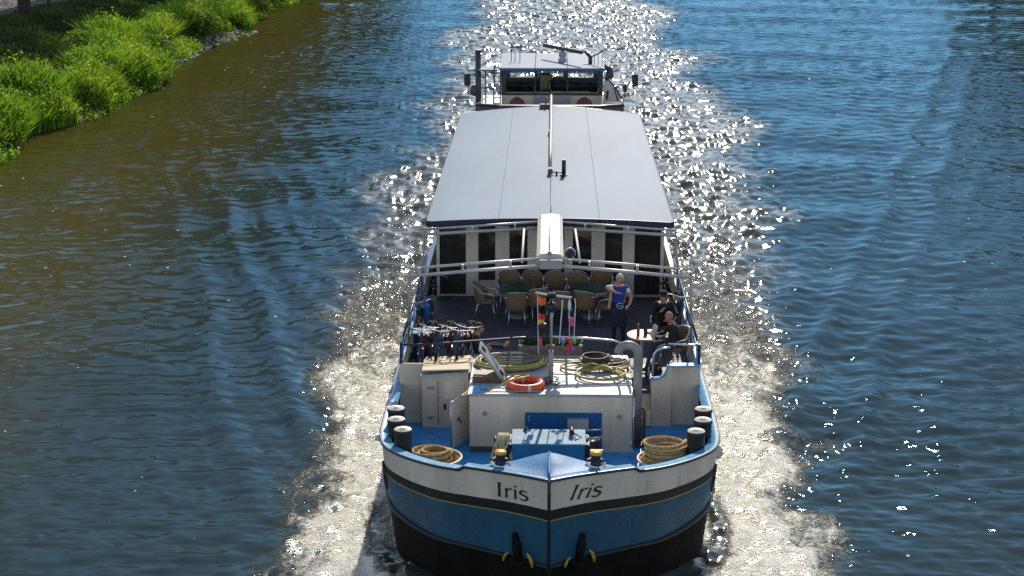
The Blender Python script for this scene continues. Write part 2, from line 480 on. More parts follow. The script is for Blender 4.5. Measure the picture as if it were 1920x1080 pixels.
# the bow wave that the stem pushes up along the hull
Z += 0.22 * np.exp(-np.clip(ax - 2.7, 0, None) / 0.8) * np.exp(-((GY - 31.2) / 3.0) ** 2)
Z += wake * 0.07 * (vnoise(GX * 2.1, GY * 1.6, 5) - 0.5) + solid * 0.075 * (vnoise(GX * 4.6, GY * 4.2, 6) - 0.5) * sm(60, 38, GY) + solid * 0.03 * (vnoise(GX * 9.5, GY * 9.0, 8) - 0.5) * sm(48, 34, GY)
far = sm(172, 160, GY) * sm(47, 42, np.abs(GX)) * sm(25.8, 27.5, GY)
Z *= far
nx, ny = len(gx), len(gy)
co = np.stack([GX, GY, Z], 1).astype(np.float32)
ii = np.arange(ny - 1)[:, None] * nx + np.arange(nx - 1)[None, :]
quads = np.stack([ii, ii + 1, ii + nx + 1, ii + nx], -1).reshape(-1, 4).astype(np.int32)
me = bpy.data.meshes.new("water")
me.vertices.add(len(co)); me.vertices.foreach_set("co", co.ravel())
me.loops.add(quads.size); me.loops.foreach_set("vertex_index", quads.ravel())
me.polygons.add(len(quads))
me.polygons.foreach_set("loop_start", np.arange(0, quads.size, 4, dtype=np.int32))
me.polygons.foreach_set("loop_total", np.full(len(quads), 4, dtype=np.int32))
me.polygons.foreach_set("use_smooth", np.ones(len(quads), dtype=bool))
for nm, arr in (("foam", foam), ("chop", chop)):
    at = me.attributes.new(nm, 'FLOAT', 'POINT')
    at.data.foreach_set("value", arr.astype(np.float32))
me.update(); me.validate()
water = bpy.data.objects.new("water", me)
COL.objects.link(water)
tag(water, "brown green canal water reflecting blue sky with foaming wake", kind='structure')

m = bpy.data.materials.new("canal water")
t, N, L = nt(m)
N.remove(N["Principled BSDF"])
body = N.new("ShaderNodeBsdfDiffuse")
mirror = N.new("ShaderNodeBsdfGlossy"); mirror.inputs["Color"].default_value = (0.30, 0.50, 0.72, 1)
fres = N.new("ShaderNodeFresnel"); fres.inputs["IOR"].default_value = 1.333
wmix = N.new("ShaderNodeMixShader")
L.new(fres.outputs["Fac"], wmix.inputs["Fac"]); L.new(body.outputs["BSDF"], wmix.inputs[1]); L.new(mirror.outputs["BSDF"], wmix.inputs[2])
L.new(wmix.outputs["Shader"], N["Material Output"].inputs["Surface"])
geo = N.new("ShaderNodeTexCoord")
af = N.new("ShaderNodeAttribute"); af.attribute_name = "foam"
ac = N.new("ShaderNodeAttribute"); ac.attribute_name = "chop"
def noise(scale, detail, rough=0.6, stretch=None, dist=0.0):
    n = N.new("ShaderNodeTexNoise")
    n.inputs["Scale"].default_value = scale
    n.inputs["Detail"].default_value = detail
    n.inputs["Roughness"].default_value = rough
    n.inputs["Distortion"].default_value = dist
    if stretch:
        mp = N.new("ShaderNodeMapping"); mp.inputs["Scale"].default_value = stretch
        L.new(geo.outputs["Object"], mp.inputs["Vector"]); L.new(mp.outputs["Vector"], n.inputs["Vector"])
    else:
        L.new(geo.outputs["Object"], n.inputs["Vector"])
    return n
def math_(op, a, b_, clamp=False):
    n = N.new("ShaderNodeMath"); n.operation = op; n.use_clamp = clamp
    for k_, v in ((0, a), (1, b_)):
        if isinstance(v, (int, float)): n.inputs[k_].default_value = v
        else: L.new(v, n.inputs[k_])
    return n.outputs[0]
def mrange(v, a, b_, c=0.0, d=1.0):
    n = N.new("ShaderNodeMapRange"); n.interpolation_type = 'SMOOTHSTEP'
    L.new(v, n.inputs["Value"])
    for k_, x in (("From Min", a), ("From Max", b_), ("To Min", c), ("To Max", d)): n.inputs[k_].default_value = x
    return n.outputs["Result"]
nf = noise(2.2, 7, 0.72, (1.35, 0.5, 1), dist=0.9)
nf2 = noise(7.0, 4, 0.7, dist=1.0)
nf3 = noise(26.0, 2, 0.6)
lace = math_('ADD', math_('ADD', math_('MULTIPLY', nf.outputs["Fac"], 0.46), math_('MULTIPLY', nf2.outputs["Fac"], 0.30)), math_('MULTIPLY', nf3.outputs["Fac"], 0.24))
fm = math_('ADD', lace, math_('MULTIPLY', math_('SUBTRACT', af.outputs["Fac"], 0.5), 0.62))
foamfac = math_('MULTIPLY', mrange(fm, 0.52, 0.67), mrange(af.outputs["Fac"], 0.02, 0.25))
# scattered flecks of old foam drifting on the calm water
vo = N.new("ShaderNodeTexVoronoi"); vo.inputs["Scale"].default_value = 2.3; vo.feature = 'F1'
mpv = N.new("ShaderNodeMapping"); mpv.inputs["Scale"].default_value = (1, 0.8, 1)
L.new(geo.outputs["Object"], mpv.inputs["Vector"]); L.new(mpv.outputs["Vector"], vo.inputs["Vector"])
sepc = N.new("ShaderNodeSeparateColor"); L.new(vo.outputs["Color"], sepc.inputs["Color"])
rad = math_('MULTIPLY', math_('POWER', sepc.outputs["Red"], 5.0), 0.17)
drift = noise(0.16, 2, 0.5)
rad = math_('MULTIPLY', rad, mrange(drift.outputs["Fac"], 0.42, 0.60))
nbl = noise(14, 2)
fleck = math_('LESS_THAN', math_('ADD', vo.outputs["Distance"], math_('MULTIPLY', math_('SUBTRACT', nbl.outputs["Fac"], 0.5), 0.05)), rad)
white = math_('MAXIMUM', foamfac, math_('MULTIPLY', fleck, 0.9))
treebrown = noise(0.09, 3)
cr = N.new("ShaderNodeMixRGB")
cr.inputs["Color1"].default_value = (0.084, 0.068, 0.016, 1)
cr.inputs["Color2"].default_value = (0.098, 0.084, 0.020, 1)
L.new(treebrown.outputs["Fac"], cr.inputs["Fac"])
silt = N.new("ShaderNodeMixRGB")          # water churned up by the hull carries fine bubbles
deep = N.new("ShaderNodeMixRGB")          # brown by the bank paints in mirrored trees, mid-channel blue green the sky
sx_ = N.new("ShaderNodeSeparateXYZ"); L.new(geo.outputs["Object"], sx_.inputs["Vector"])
L.new(mrange(math_('ADD', sx_.outputs["X"], math_('MULTIPLY', treebrown.outputs["Fac"], 6.0)), -15.0, -6.0), deep.inputs["Fac"])
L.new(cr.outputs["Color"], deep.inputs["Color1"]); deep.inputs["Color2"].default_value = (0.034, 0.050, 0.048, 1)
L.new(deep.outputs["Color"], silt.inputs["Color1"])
silt.inputs["Color2"].default_value = (0.09, 0.08, 0.04, 1)
L.new(math_('MULTIPLY', af.outputs["Fac"], 0.7), silt.inputs["Fac"])
fc = N.new("ShaderNodeMixRGB")
L.new(white, fc.inputs["Fac"])
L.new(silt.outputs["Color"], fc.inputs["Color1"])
fc.inputs["Color2"].default_value = (0.86, 0.79, 0.64, 1)
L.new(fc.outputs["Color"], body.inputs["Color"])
L.new(math_("ADD", mrange(white, 0.0, 1.0, 0.0, 0.16), mrange(ac.outputs["Fac"], 0.15, 1.0, 0.025, 0.14)), mirror.inputs["Roughness"])
r1 = noise(5.0, 5, 0.62, (0.75, 1.25, 1))
r2 = noise(17.0, 4, 0.6)
hgt = math_('ADD', math_('MULTIPLY', r1.outputs["Fac"], math_('ADD', math_('MULTIPLY', ac.outputs["Fac"], 0.003), 0.003)),
            math_('MULTIPLY', r2.outputs["Fac"], math_('ADD', math_('MULTIPLY', ac.outputs["Fac"], 0.0), 0.0002)))
hgt = math_('ADD', hgt, math_('MULTIPLY', math_('MULTIPLY', lace, foamfac), 0.20))
tint = N.new("ShaderNodeMixRGB")           # mirror colour painted blue for the sky, whitened in the wake for sun glints
L.new(mrange(ac.outputs["Fac"], 0.3, 0.9), tint.inputs["Fac"])
tint.inputs["Color1"].default_value = (0.165, 0.355, 0.47, 1); tint.inputs["Color2"].default_value = (0.74, 0.74, 0.70, 1)
L.new(tint.outputs["Color"], mirror.inputs["Color"])
L.new(math_('ADD', fres.outputs["Fac"], math_('MULTIPLY', af.outputs["Fac"], 0.07), True), wmix.inputs["Fac"])
bp = N.new("ShaderNodeBump"); bp.inputs["Strength"].default_value = 1.0; bp.inputs["Distance"].default_value = 1.0
L.new(hgt, bp.inputs["Height"])
for n_ in (body, mirror, fres): L.new(bp.outputs["Normal"], n_.inputs["Normal"])
water.data.materials.append(m)

# ------------------------------------------------------------------ the grassy bank with its gravel road
def shore(y):
    return -22.7 + 0.75 * np.sin(y * 0.21 + 1.0) + 0.45 * np.sin(y * 0.53) + np.interp(y, [60, 80, 92, 120, 150], [-1.1, -0.5, 0.0, 0.2, 1.0])

def bank_z(d):
    """height of the bank d metres inland from the water's edge"""
    return np.interp(d, [-3, -0.4, 0.0, 0.5, 2.0, 5.0, 9.0, 10.8, 11.4, 40, 400], [-1.2, -0.15, 0.02, 0.30, 0.75, 1.5, 2.25, 2.45, 2.5, 2.55, 4.0])

by = np.concatenate([np.linspace(-150, 50, 24, endpoint=False), np.linspace(50, 175, 160, endpoint=False), np.linspace(175, 700, 30)])
bd = np.concatenate([np.linspace(-3, 0, 6, endpoint=False), np.linspace(0, 12, 40, endpoint=False), np.linspace(12, 40, 14, endpoint=False), np.linspace(40, 500, 10)])
BD, BY = np.meshgrid(bd, by)
BX = shore(BY) - BD
BZ = bank_z(BD) + np.where((BD > 0.1) & (BD < 10.5), 0.22 * (vnoise(BX * 0.7, BY * 0.7, 31) - 0.5), 0)
mb = MB()
nbx = len(bd)
fs = []
for j in range(len(by) - 1):
    for i in range(nbx - 1):
        a = j * nbx + i
        fs.append((a, a + 1, a + nbx + 1, a + nbx))
mb.add(np.stack([BX.ravel(), BY.ravel(), BZ.ravel()], 1), fs, True)
tag(mb.build("bank", M['earth']), "grassy earth bank sloping down to the canal", kind='structure')
mb = MB()
ry = np.linspace(-150, 700, 140)
vs = []; fs = []
for yv in ry:
    x0 = shore(yv) * 0.15 + (-22.7) * 0.85 - 12.3
    vs += [(x0, yv, bank_z(11.4 + 0.6) + 0.03), (x0 - 5.5, yv, bank_z(17.5) + 0.03)]
for j in range(len(ry) - 1):
    fs.append((2 * j, 2 * j + 1, 2 * j + 3, 2 * j + 2))
mb.add(vs, fs)
tag(mb.build("road", M['road']), "pale gravel towpath road along the top of the bank", kind='structure')
# the other bank lies outside the picture; its slope carries the trees mirrored at the right
mb = MB()
vs = []; fs = []
yy = np.linspace(-150, 700, 60)
for yv in yy:
    for d in (-3, 0, 1, 5, 12, 60, 400):
        vs.append((50.0 + d + 1.2 * math.sin(yv * 0.1), yv, float(bank_z(d))))
for j in range(59):
    for i in range(6):
        a = j * 7 + i
        fs.append((a, a + 7, a + 8, a + 1))
mb.add(vs, fs, True)
tag(mb.build("bank", M['earth']), "earth bank on the far side of the canal", kind='structure')

def leafmat(name, cols, transl=0.5, rough=0.5):
    m = bpy.data.materials.new(name)
    t, N, L = nt(m)
    b = N["Principled BSDF"]
    b.inputs["Roughness"].default_value = rough
    b.inputs["Specular IOR Level"].default_value = 0.3
    g = N.new("ShaderNodeNewGeometry")
    at = N.new("ShaderNodeAttribute"); at.attribute_name = "tint"
    r = N.new("ShaderNodeValToRGB")
    r.color_ramp.elements[0].color = (*cols[0], 1)
    r.color_ramp.elements[1].color = (*cols[-1], 1)
    for i, c in enumerate(cols[1:-1]):
        e = r.color_ramp.elements.new((i + 1) / (len(cols) - 1)); e.color = (*c, 1)
    L.new(at.outputs["Fac"], r.inputs["Fac"])
    L.new(r.outputs["Color"], b.inputs["Base Color"])
    tr = N.new("ShaderNodeBsdfTranslucent")
    br = N.new("ShaderNodeMixRGB"); br.blend_type = 'MULTIPLY'; br.inputs["Fac"].default_value = 1.0
    br.inputs["Color2"].default_value = (1.5, 1.5, 0.45, 1)
    L.new(r.outputs["Color"], br.inputs["Color1"])
    L.new(br.outputs["Color"], tr.inputs["Color"])
    mx = N.new("ShaderNodeMixShader"); mx.inputs["Fac"].default_value = transl
    L.new(b.outputs["BSDF"], mx.inputs[1]); L.new(tr.outputs["BSDF"], mx.inputs[2])
    L.new(mx.outputs["Shader"], N["Material Output"].inputs["Surface"])
    return m
M['grass'] = leafmat('meadow grass', [(0.022, 0.048, 0.016), (0.045, 0.085, 0.022), (0.09, 0.135, 0.035), (0.18, 0.16, 0.07)], 0.4)
M['reed'] = leafmat('sunlit reeds', [(0.05, 0.11, 0.02), (0.13, 0.24, 0.03), (0.25, 0.38, 0.05), (0.36, 0.31, 0.12)], 0.5)
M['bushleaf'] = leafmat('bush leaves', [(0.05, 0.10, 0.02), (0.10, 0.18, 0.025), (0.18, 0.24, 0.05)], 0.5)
M['treeleaf'] = leafmat('tree leaves', [(0.035, 0.06, 0.012), (0.05, 0.085, 0.016), (0.075, 0.11, 0.022)], 0.35)

def mesh_np(name, co, faces4, tint_per_vert, material, parent=None):
    me = bpy.data.meshes.new(name)
    me.vertices.add(len(co)); me.vertices.foreach_set("co", co.astype(np.float32).ravel())
    me.loops.add(faces4.size); me.loops.foreach_set("vertex_index", faces4.astype(np.int32).ravel())
    me.polygons.add(len(faces4))
    me.polygons.foreach_set("loop_start", np.arange(0, faces4.size, 4, dtype=np.int32))
    me.polygons.foreach_set("loop_total", np.full(len(faces4), 4, dtype=np.int32))
    at = me.attributes.new("tint", 'FLOAT', 'POINT')
    at.data.foreach_set("value", tint_per_vert.astype(np.float32))
    me.update(); me.validate()
    me.materials.append(material)
    ob = bpy.data.objects.new(name, me)
    COL.objects.link(ob)
    if parent is not None: ob.parent = parent
    return ob

def blades(px, py, pz, h, w, lean, tint):
    """curved grass blades: 3 levels, 2 quads each"""
    n = len(px)
    a = rng.uniform(0, 2 * PI, n)
    la = rng.uniform(0, 2 * PI, n)
    co = np.zeros((n, 6, 3))
    for l, (f, ww) in enumerate(((0.0, 1.0), (0.55, 0.8), (1.0, 0.12))):
        off = lean * h * f * f
        cx = px + np.cos(la) * off; cy = py + np.sin(la) * off
        cz = pz + h * f * (1 - 0.25 * lean * f)
        for s in (0, 1):
            sg = (s - 0.5) * w * ww
            co[:, 2 * l + s, 0] = cx + np.cos(a) * sg
            co[:, 2 * l + s, 1] = cy + np.sin(a) * sg
            co[:, 2 * l + s, 2] = cz
    base = np.arange(n)[:, None] * 6
    f = np.concatenate([base + np.array([0, 1, 3, 2]), base + np.array([2, 3, 5, 4])])
    return co.reshape(-1, 3), f, np.repeat(tint, 6)

def leaves(p, size, tint, flat=0.0):
    """leaf-sized quads around points p"""
    n = len(p)
    d1 = rng.normal(0, 1, (n, 3)); d1 /= np.linalg.norm(d1, axis=1)[:, None]
    d2 = rng.normal(0, 1, (n, 3)); d2 -= d1 * (d1 * d2).sum(1)[:, None]
    d2 /= np.linalg.norm(d2, axis=1)[:, None]
    s = size[:, None]
    co = np.stack([p - d1 * s * 0.5, p + d2 * s * 0.28, p + d1 * s * 0.5, p - d2 * s * 0.28], 1)
    f = np.arange(n)[:, None] * 4 + np.array([0, 1, 2, 3])
    return co.reshape(-1, 3), f, np.repeat(tint, 4)

def join(parts):
    cs, fs, ts = [], [], []
    o = 0
    for c, f, t_ in parts:
        cs.append(c); fs.append(f + o); ts.append(t_); o += len(c)
    return np.concatenate(cs), np.concatenate(fs), np.concatenate(ts)

# grass over the slope
n = 62000
yy = rng.uniform(60, 165, n)
dd = 2.0 + rng.uniform(0, 1, n) ** 0.9 * 9.4
xx = shore(yy) - dd
dens = vnoise(xx * 0.35, yy * 0.35, 41) * 0.6 + vnoise(xx * 1.3, yy * 1.3, 42) * 0.4
hh = (0.28 + 0.85 * dens * rng.uniform(0.5, 1.2, n)) * np.interp(dd, [2, 9.5, 11.4], [1.1, 0.8, 0.35])
c1 = blades(xx, yy, bank_z(dd) - 0.12, hh, rng.uniform(0.05, 0.11, n), rng.uniform(0.2, 0.9, n), np.clip(dens * 0.65 + rng.normal(0, 0.16, n), 0, 1))
tag(mesh_np("grass", *join([c1]), M['grass']), "long meadow grass covering the slope of the bank", kind='stuff')
# tall reeds and herbs hanging over the water's edge, growing in clumps
n = 80000
yy = rng.uniform(60, 165, n)
dd = -0.5 + rng.uniform(0, 1, n) ** 1.15 * 3.9
gap = np.interp(yy, [60, 100, 101, 106, 118, 122, 123, 130, 165], [1, 1, 1, 0.35, 0.30, 0.5, 0.9, 1, 1])      # stony stretch with low growth
dome = np.zeros(n); hue = np.zeros(n)
for cy_ in np.arange(60, 166, 1.75):              # rounded clumps of different size
    cy0 = cy_ + rng.uniform(-0.6, 0.6); cd0 = rng.uniform(0.2, 2.6); r0_ = rng.uniform(0.9, 1.8); h0_ = r0_ * rng.uniform(0.95, 1.35)
    q = ((yy - cy0) / r0_) ** 2 + ((dd - cd0) / r0_) ** 2
    hq = h0_ * np.sqrt(np.clip(1 - q, 0, 1)); hue = np.where(hq > dome, rng.uniform(-0.2, 0.16), hue); dome = np.maximum(dome, hq)
keep = rng.uniform(0, 1, n) < np.clip(0.12 + 0.9 * dome, 0, 1) * np.where(dd < 1.0, gap, 1)
yy, dd, dome, gap, hue = yy[keep], dd[keep], dome[keep], gap[keep], hue[keep]
n = len(yy)
clump = np.clip(dome / 2.0, 0, 1)
xx = shore(yy) - dd
hh = (0.30 + dome) * rng.uniform(0.72, 1.1, n) * np.where(dd < 1.2, gap, 1)
c1 = blades(xx, yy, bank_z(np.maximum(dd, 0)) - 0.1, hh, rng.uniform(0.05, 0.12, n), rng.uniform(0.15, 0.8, n), np.clip(rng.normal(0.38, 0.17, n) + (clump - 0.5) * 0.3 + hue, 0, 1))
k = rng.choice(n, 62000)
f_ = rng.uniform(0.35, 1.02, len(k))
pp = np.stack([xx[k] + rng.normal(0, 0.16, len(k)), yy[k] + rng.normal(0, 0.16, len(k)), bank_z(np.maximum(dd[k], 0)) + hh[k] * f_], 1)
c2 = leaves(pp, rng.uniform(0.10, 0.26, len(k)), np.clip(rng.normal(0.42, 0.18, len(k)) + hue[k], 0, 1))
tag(mesh_np("undergrowth", *join([c1, c2]), M['reed']), "tall sunlit reeds and herbs overhanging the water's edge", kind='stuff')

# stones along the water's edge
mb = MB()
rnd = random.Random(5)
for i in range(300):
    yv = rnd.uniform(99, 124) if i < 285 else rnd.uniform(70, 140)
    d = rnd.uniform(-0.9, 0.5)
    r = rnd.uniform(0.04, 0.17) * (1 if i < 285 else 0.6)
    cx, cz = float(shore(yv)) - d, float(bank_z(d))
    o = len(mb.v)
    mb.sphere((cx, yv, max(cz, -0.02) + r * 0.15), (r * rnd.uniform(0.8, 1.4), r * rnd.uniform(0.8, 1.5), r * rnd.uniform(0.45, 0.8)), 7, 5)
    for q in range(o, len(mb.v)):
        v = mb.v[q]
        mb.v[q] = (v[0] + rnd.uniform(-1, 1) * r * 0.14, v[1] + rnd.uniform(-1, 1) * r * 0.14, v[2] + rnd.uniform(-1, 1) * r * 0.1)
for q in range(len(mb.sm)): mb.sm[q] = False
tag(mb.build("pebbles", M['stone']), "pale loose stones lining the edge of the bank", kind='stuff')

# leafy bushes standing out of the fringe
def bush(x, y_, r, h, seed, label):
    global rng
    keep_rng = rng; rng = np.random.default_rng(seed)
    root = empty("bush", (x, y_, float(bank_z(max(0.0, float(shore(y_)) - x))) - 0.1))
    tag(root, label, "bush", "leafy bushes along the water's edge")
    n = int(2600 * r * h / 2.0)
    th = rng.uniform(0, 2 * PI, n); u_ = rng.uniform(-0.1, 1, n)
    rr = rng.uniform(0.45, 1.0, n) ** 0.5
    lump = 1 + 0.28 * np.sin(3 * th + seed) + 0.18 * np.sin(5 * th + 2 * u_ * 4)
    p = np.stack([np.cos(th) * r * rr * lump * np.sqrt(np.clip(1 - u_ * u_ * 0.8, 0, 1)), np.sin(th) * r * rr * lump * np.sqrt(np.clip(1 - u_ * u_ * 0.8, 0, 1)), h * (0.25 + 0.75 * np.clip(u_, 0, 1)) * rr], 1)
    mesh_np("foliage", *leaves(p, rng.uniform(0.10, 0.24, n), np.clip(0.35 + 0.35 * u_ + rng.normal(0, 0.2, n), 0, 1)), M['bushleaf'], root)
    st = MB()
    for i in range(9):
        a = rng.uniform(0, 2 * PI)
        st.tube([(0.1 * math.cos(a), 0.1 * math.sin(a), 0), (0.3 * r * math.cos(a), 0.3 * r * math.sin(a), h * 0.45), (0.6 * r * math.cos(a), 0.6 * r * math.sin(a), h * 0.85)], [0.03, 0.022, 0.008], 5)
    st.build("stem", M['bark'], root)
    rng = keep_rng
bush(-23.9, 106.0, 1.25, 1.7, 3, "rounded leafy bush just behind the pale stones of the bank")
bush(-23.2, 117.5, 1.5, 2.0, 4, "broad light green bush where the stony shore ends")
bush(-25.6, 115.5, 1.2, 1.6, 5, "small shaded bush inland of the broad light green one")
bush(-26.8, 101.0, 1.3, 1.5, 8, "grey green bush set back in the shaded meadow grass")
bush(-22.6, 133.0, 1.5, 2.1, 6, "dark bush at the far bend of the bank, dipping to the water")

# trees: one trunk stands in the picture's corner, the others are mirrored in the water
def make_tree(seed, h, cr):
    global rng
    keep_rng = rng; rng = np.random.default_rng(seed)
    root = empty("tree")
    tr = MB()
    r0 = 0.42
    tr.tube([(0, 0, -0.3), (0.02, 0, 0.6), (0.08, 0.05, h * 0.25), (0.0, 0.15, h * 0.5), (0.1, 0.1, h * 0.78), (0.1, 0.1, h * 0.93)],
            [r0 * 1.25, r0, r0 * 0.85, r0 * 0.6, r0 * 0.25, 0.05], 12)
    tips = []
    for i in range(15):
        a = i * 2.4 + rng.uniform(-0.3, 0.3)
        z0 = h * (0.24 + 0.6 * i / 15.0)
        ln = cr * (1.0 - 0.45 * (i / 15.0)) * rng.uniform(0.7, 1.0)
        e = (ln * math.cos(a), ln * math.sin(a), z0 + ln * rng.uniform(0.25, 0.7))
        mid = (e[0] * 0.5, e[1] * 0.5, z0 + (e[2] - z0) * 0.35)
        tr.tube([(0, 0.05, z0), mid, e], [0.15 * (1 - i / 22.0), 0.09 * (1 - i / 22.0), 0.03], 7)
        tips += [e, mid]
    tips.append((0.1, 0.1, h * 0.9))
    tr.build("trunk", M['bark'], root)
    ps = []; tn = []
    for e in tips:
        q = 300
        rad_ = rng.uniform(1.5, 2.6)
        d = rng.normal(0, 1, (q, 3)); d /= np.linalg.norm(d, axis=1)[:, None]
        d *= (rng.uniform(0.15, 1, q) ** 0.45)[:, None] * rad_
        d[:, 2] *= 0.75
        ps.append(np.array(e) + d); tn.append(np.clip(rng.normal(0.5, 0.2, q) + rng.normal(0, 0.15), 0, 1))
    ps = np.concatenate(ps); tn = np.concatenate(tn)
    mesh_np("crown", *leaves(ps, rng.uniform(0.30, 0.55, len(ps)), tn), M['treeleaf'], root)
    rng = keep_rng
    return root
TG = "trees along the towpath"
t1 = make_tree(11, 22, 8.6)
t1.location = (-33.1, 111.0, 2.4)
tag(t1, "dark tree trunk at the edge of the pale road on the bank", "tree", TG)
t2 = make_tree(12, 20, 8.0)
t2.location = (-32.6, 76.0, 2.35); t2.rotation_euler = (0, 0, 1.1)
tag(t2, "leafy towpath tree seen only as a dark mirror image in the water by the bank", "tree", TG)
for i, (src, x, yv, s) in enumerate([(t1, -35.5, 62.0, 0.85), (t1, -36.5, 92.0, 0.95), (t2, -30.5, 126.0, 1.05), (t1, -29.5, 138.0, 1.05), (t2, -31.0, 150.0, 1.1), (t2, -32.0, 161.0, 1.1), (t1, -31.0, 172.0, 1.05), (t2, -31.0, 183.0, 1.15), (t1, -30.5, 194.0, 1.1), (t2, -31.5, 205.0, 1.15), (t1, -30.5, 216.0, 1.1), (t2, -30.0, 227.0, 1.2), (t1, -31.0, 239.0, 1.15), (t2, -29.5, 251.0, 1.2), (t1, -30.5, 263.0, 1.2), (t2, -29.0, 276.0, 1.2), (t1, -28.5, 290.0, 1.2)]):
    c = copy_tree(src)
    c.location = (x, yv, 2.4); c.scale = (s, s, s); c.rotation_euler = (0, 0, i * 1.9 + 0.5)
    c['label'] = t2['label']
for i, (x, yv, s) in enumerate([(56, 168, 1.0), (57, 186, 1.12), (56, 206, 1.05), (58, 232, 1.15)]):
    c = copy_tree(t2 if i % 2 else t1)
    c.location = (x, yv, 2.2); c.scale = (s, s, s); c.rotation_euler = (0, 0, i * 2.3)
    c['label'] = "tree of the opposite bank mirrored at the water's far right edge"
    c['group'] = "trees on the opposite bank"

mb = MB(); mb.tube([(-32.45, 114.2, 2.2), (-32.42, 114.2, 2.9), (-32.45, 114.2, 3.45)], [0.13, 0.12, 0.11], 8)
tag(mb.build("post", M['bark']), "short dark wooden post at the road edge, right of the tree trunk", "post")
# ------------------------------------------------------------------ the barge
ORG = (0.03, 45.0, 0.0)
barge = empty("barge", ORG)
tag(barge, "blue and white river passenger barge with a long pale saloon roof, steaming towards the viewer", "barge")
def clusters(mb, gap=0.02):
    """sort the shapes of one builder into groups that touch each other"""
    par = list(range(len(mb.v)))
    def find(i):
        while par[i] != i:
            par[i] = par[par[i]]; i = par[i]
        return i
    for f in mb.f:
        a = find(f[0])
        for i in f[1:]: par[find(i)] = a
    isl = {}
    for k, f in enumerate(mb.f): isl.setdefault(find(f[0]), []).append(k)
    bb = []
    for k, fl in isl.items():
        vv = np.array([mb.v[i] for f in fl for i in mb.f[f]])
        bb.append([vv.min(0) - gap, vv.max(0) + gap, fl])
    groups = []
    for b_ in bb:
        hit = [g for g in groups if any((b_[0] <= q[1]).all() and (q[0] <= b_[1]).all() for q in g)]
        new = [b_]
        for g in hit: new += g
        groups = [g for g in groups if not any(g is h for h in hit)]
        groups.append(new)
    return [sorted(f for q in g for f in q[2]) for g in groups]
def part(name, mb, mats, parent=None, whole=False):
    gs = [None] if whole else clusters(mb)
    if len(gs) == 1: return mb.build(name, mats, parent or barge, ORG)
    first = None
    for g in gs:
        m2 = MB(); remap = {}
        for k in g:
            ids = []
            for i in mb.f[k]:
                if i not in remap: remap[i] = len(m2.v); m2.v.append(mb.v[i])
                ids.append(remap[i])
            m2.f.append(tuple(ids)); m2.mi.append(mb.mi[k]); m2.sm.append(mb.sm[k])
        o = m2.build(name, mats, parent or barge, ORG)
        first = first or o
    return first

RAIL = [(28.75, 0.0), (28.93, 0.28), (29.12, 0.62), (29.33, 1.05), (29.55, 1.52), (29.83, 2.08), (30.28, 2.60), (30.80, 2.98), (31.35, 3.15), (32.2, 3.21), (34.0, 3.22), (38, 3.22), (44, 3.22), (52, 3.22), (60, 3.2), (64, 3.02), (67, 2.3), (68.6, 1.2), (69.2, 0.0)]
def cr_spline(P, n):
    out = []
    Q = [P[0]] + P + [P[-1]]
    for i in range(1, len(Q) - 2):
        p0, p1, p2, p3 = [np.array(q) for q in Q[i - 1:i + 3]]
        k = n if i < 12 else max(2, n // 2)
        for j in range(k):
            t_ = j / k
            out.append(0.5 * ((2 * p1) + (-p0 + p2) * t_ + (2 * p0 - 5 * p1 + 4 * p2 - p3) * t_ ** 2 + (-p0 + 3 * p1 - 3 * p2 + p3) * t_ ** 3))
    out.append(np.array(P[-1]))
    return np.array(out)
RC = cr_spline(RAIL, 6)
RC[:, 1] = np.maximum(RC[:, 1], 0)
ARC = np.concatenate([[0], np.cumsum(np.linalg.norm(np.diff(RC, axis=0), axis=1))])
def rail_z(s):
    return float(np.interp(s, [0, 0.8, 1.72, 1.82, 2.6, 3.6, 4.6, 8, 30, 36, 40, 44], [2.62, 2.60, 2.575, 2.505, 2.49, 2.46, 2.42, 2.40, 2.40, 2.48, 2.6, 2.7]))
def rail_xy(s):
    return float(np.interp(s, ARC, RC[:, 1])), float(np.interp(s, ARC, RC[:, 0]))
def hull_pt(s, z, side, out=0.0):
    """a point on the hull's skin, s metres along the rail from the stem, at height z"""
    x, y = rail_xy(s)
    x2, y2 = rail_xy(s + 0.05); x1, y1 = rail_xy(max(0, s - 0.05))
    tx, ty = x2 - x1, y2 - y1
    l = math.hypot(tx, ty) or 1
    nx_, ny_ = ty / l, -tx / l
    zr = rail_z(s)
    t_ = max(0.0, (zr - z) / 2.5) ** 1.3
    a = 0.085 * smooth01((38 - y) / 7.0)
    x *= 1 - a * t_
    if y < 33: y = 33 + (y - 33) * (1 - a * t_)
    if y > 62: y = 62 + (y - 62) * (1 - 0.12 * t_)
    return ((x + nx_ * out) * side + XC, y + ny_ * out, z)

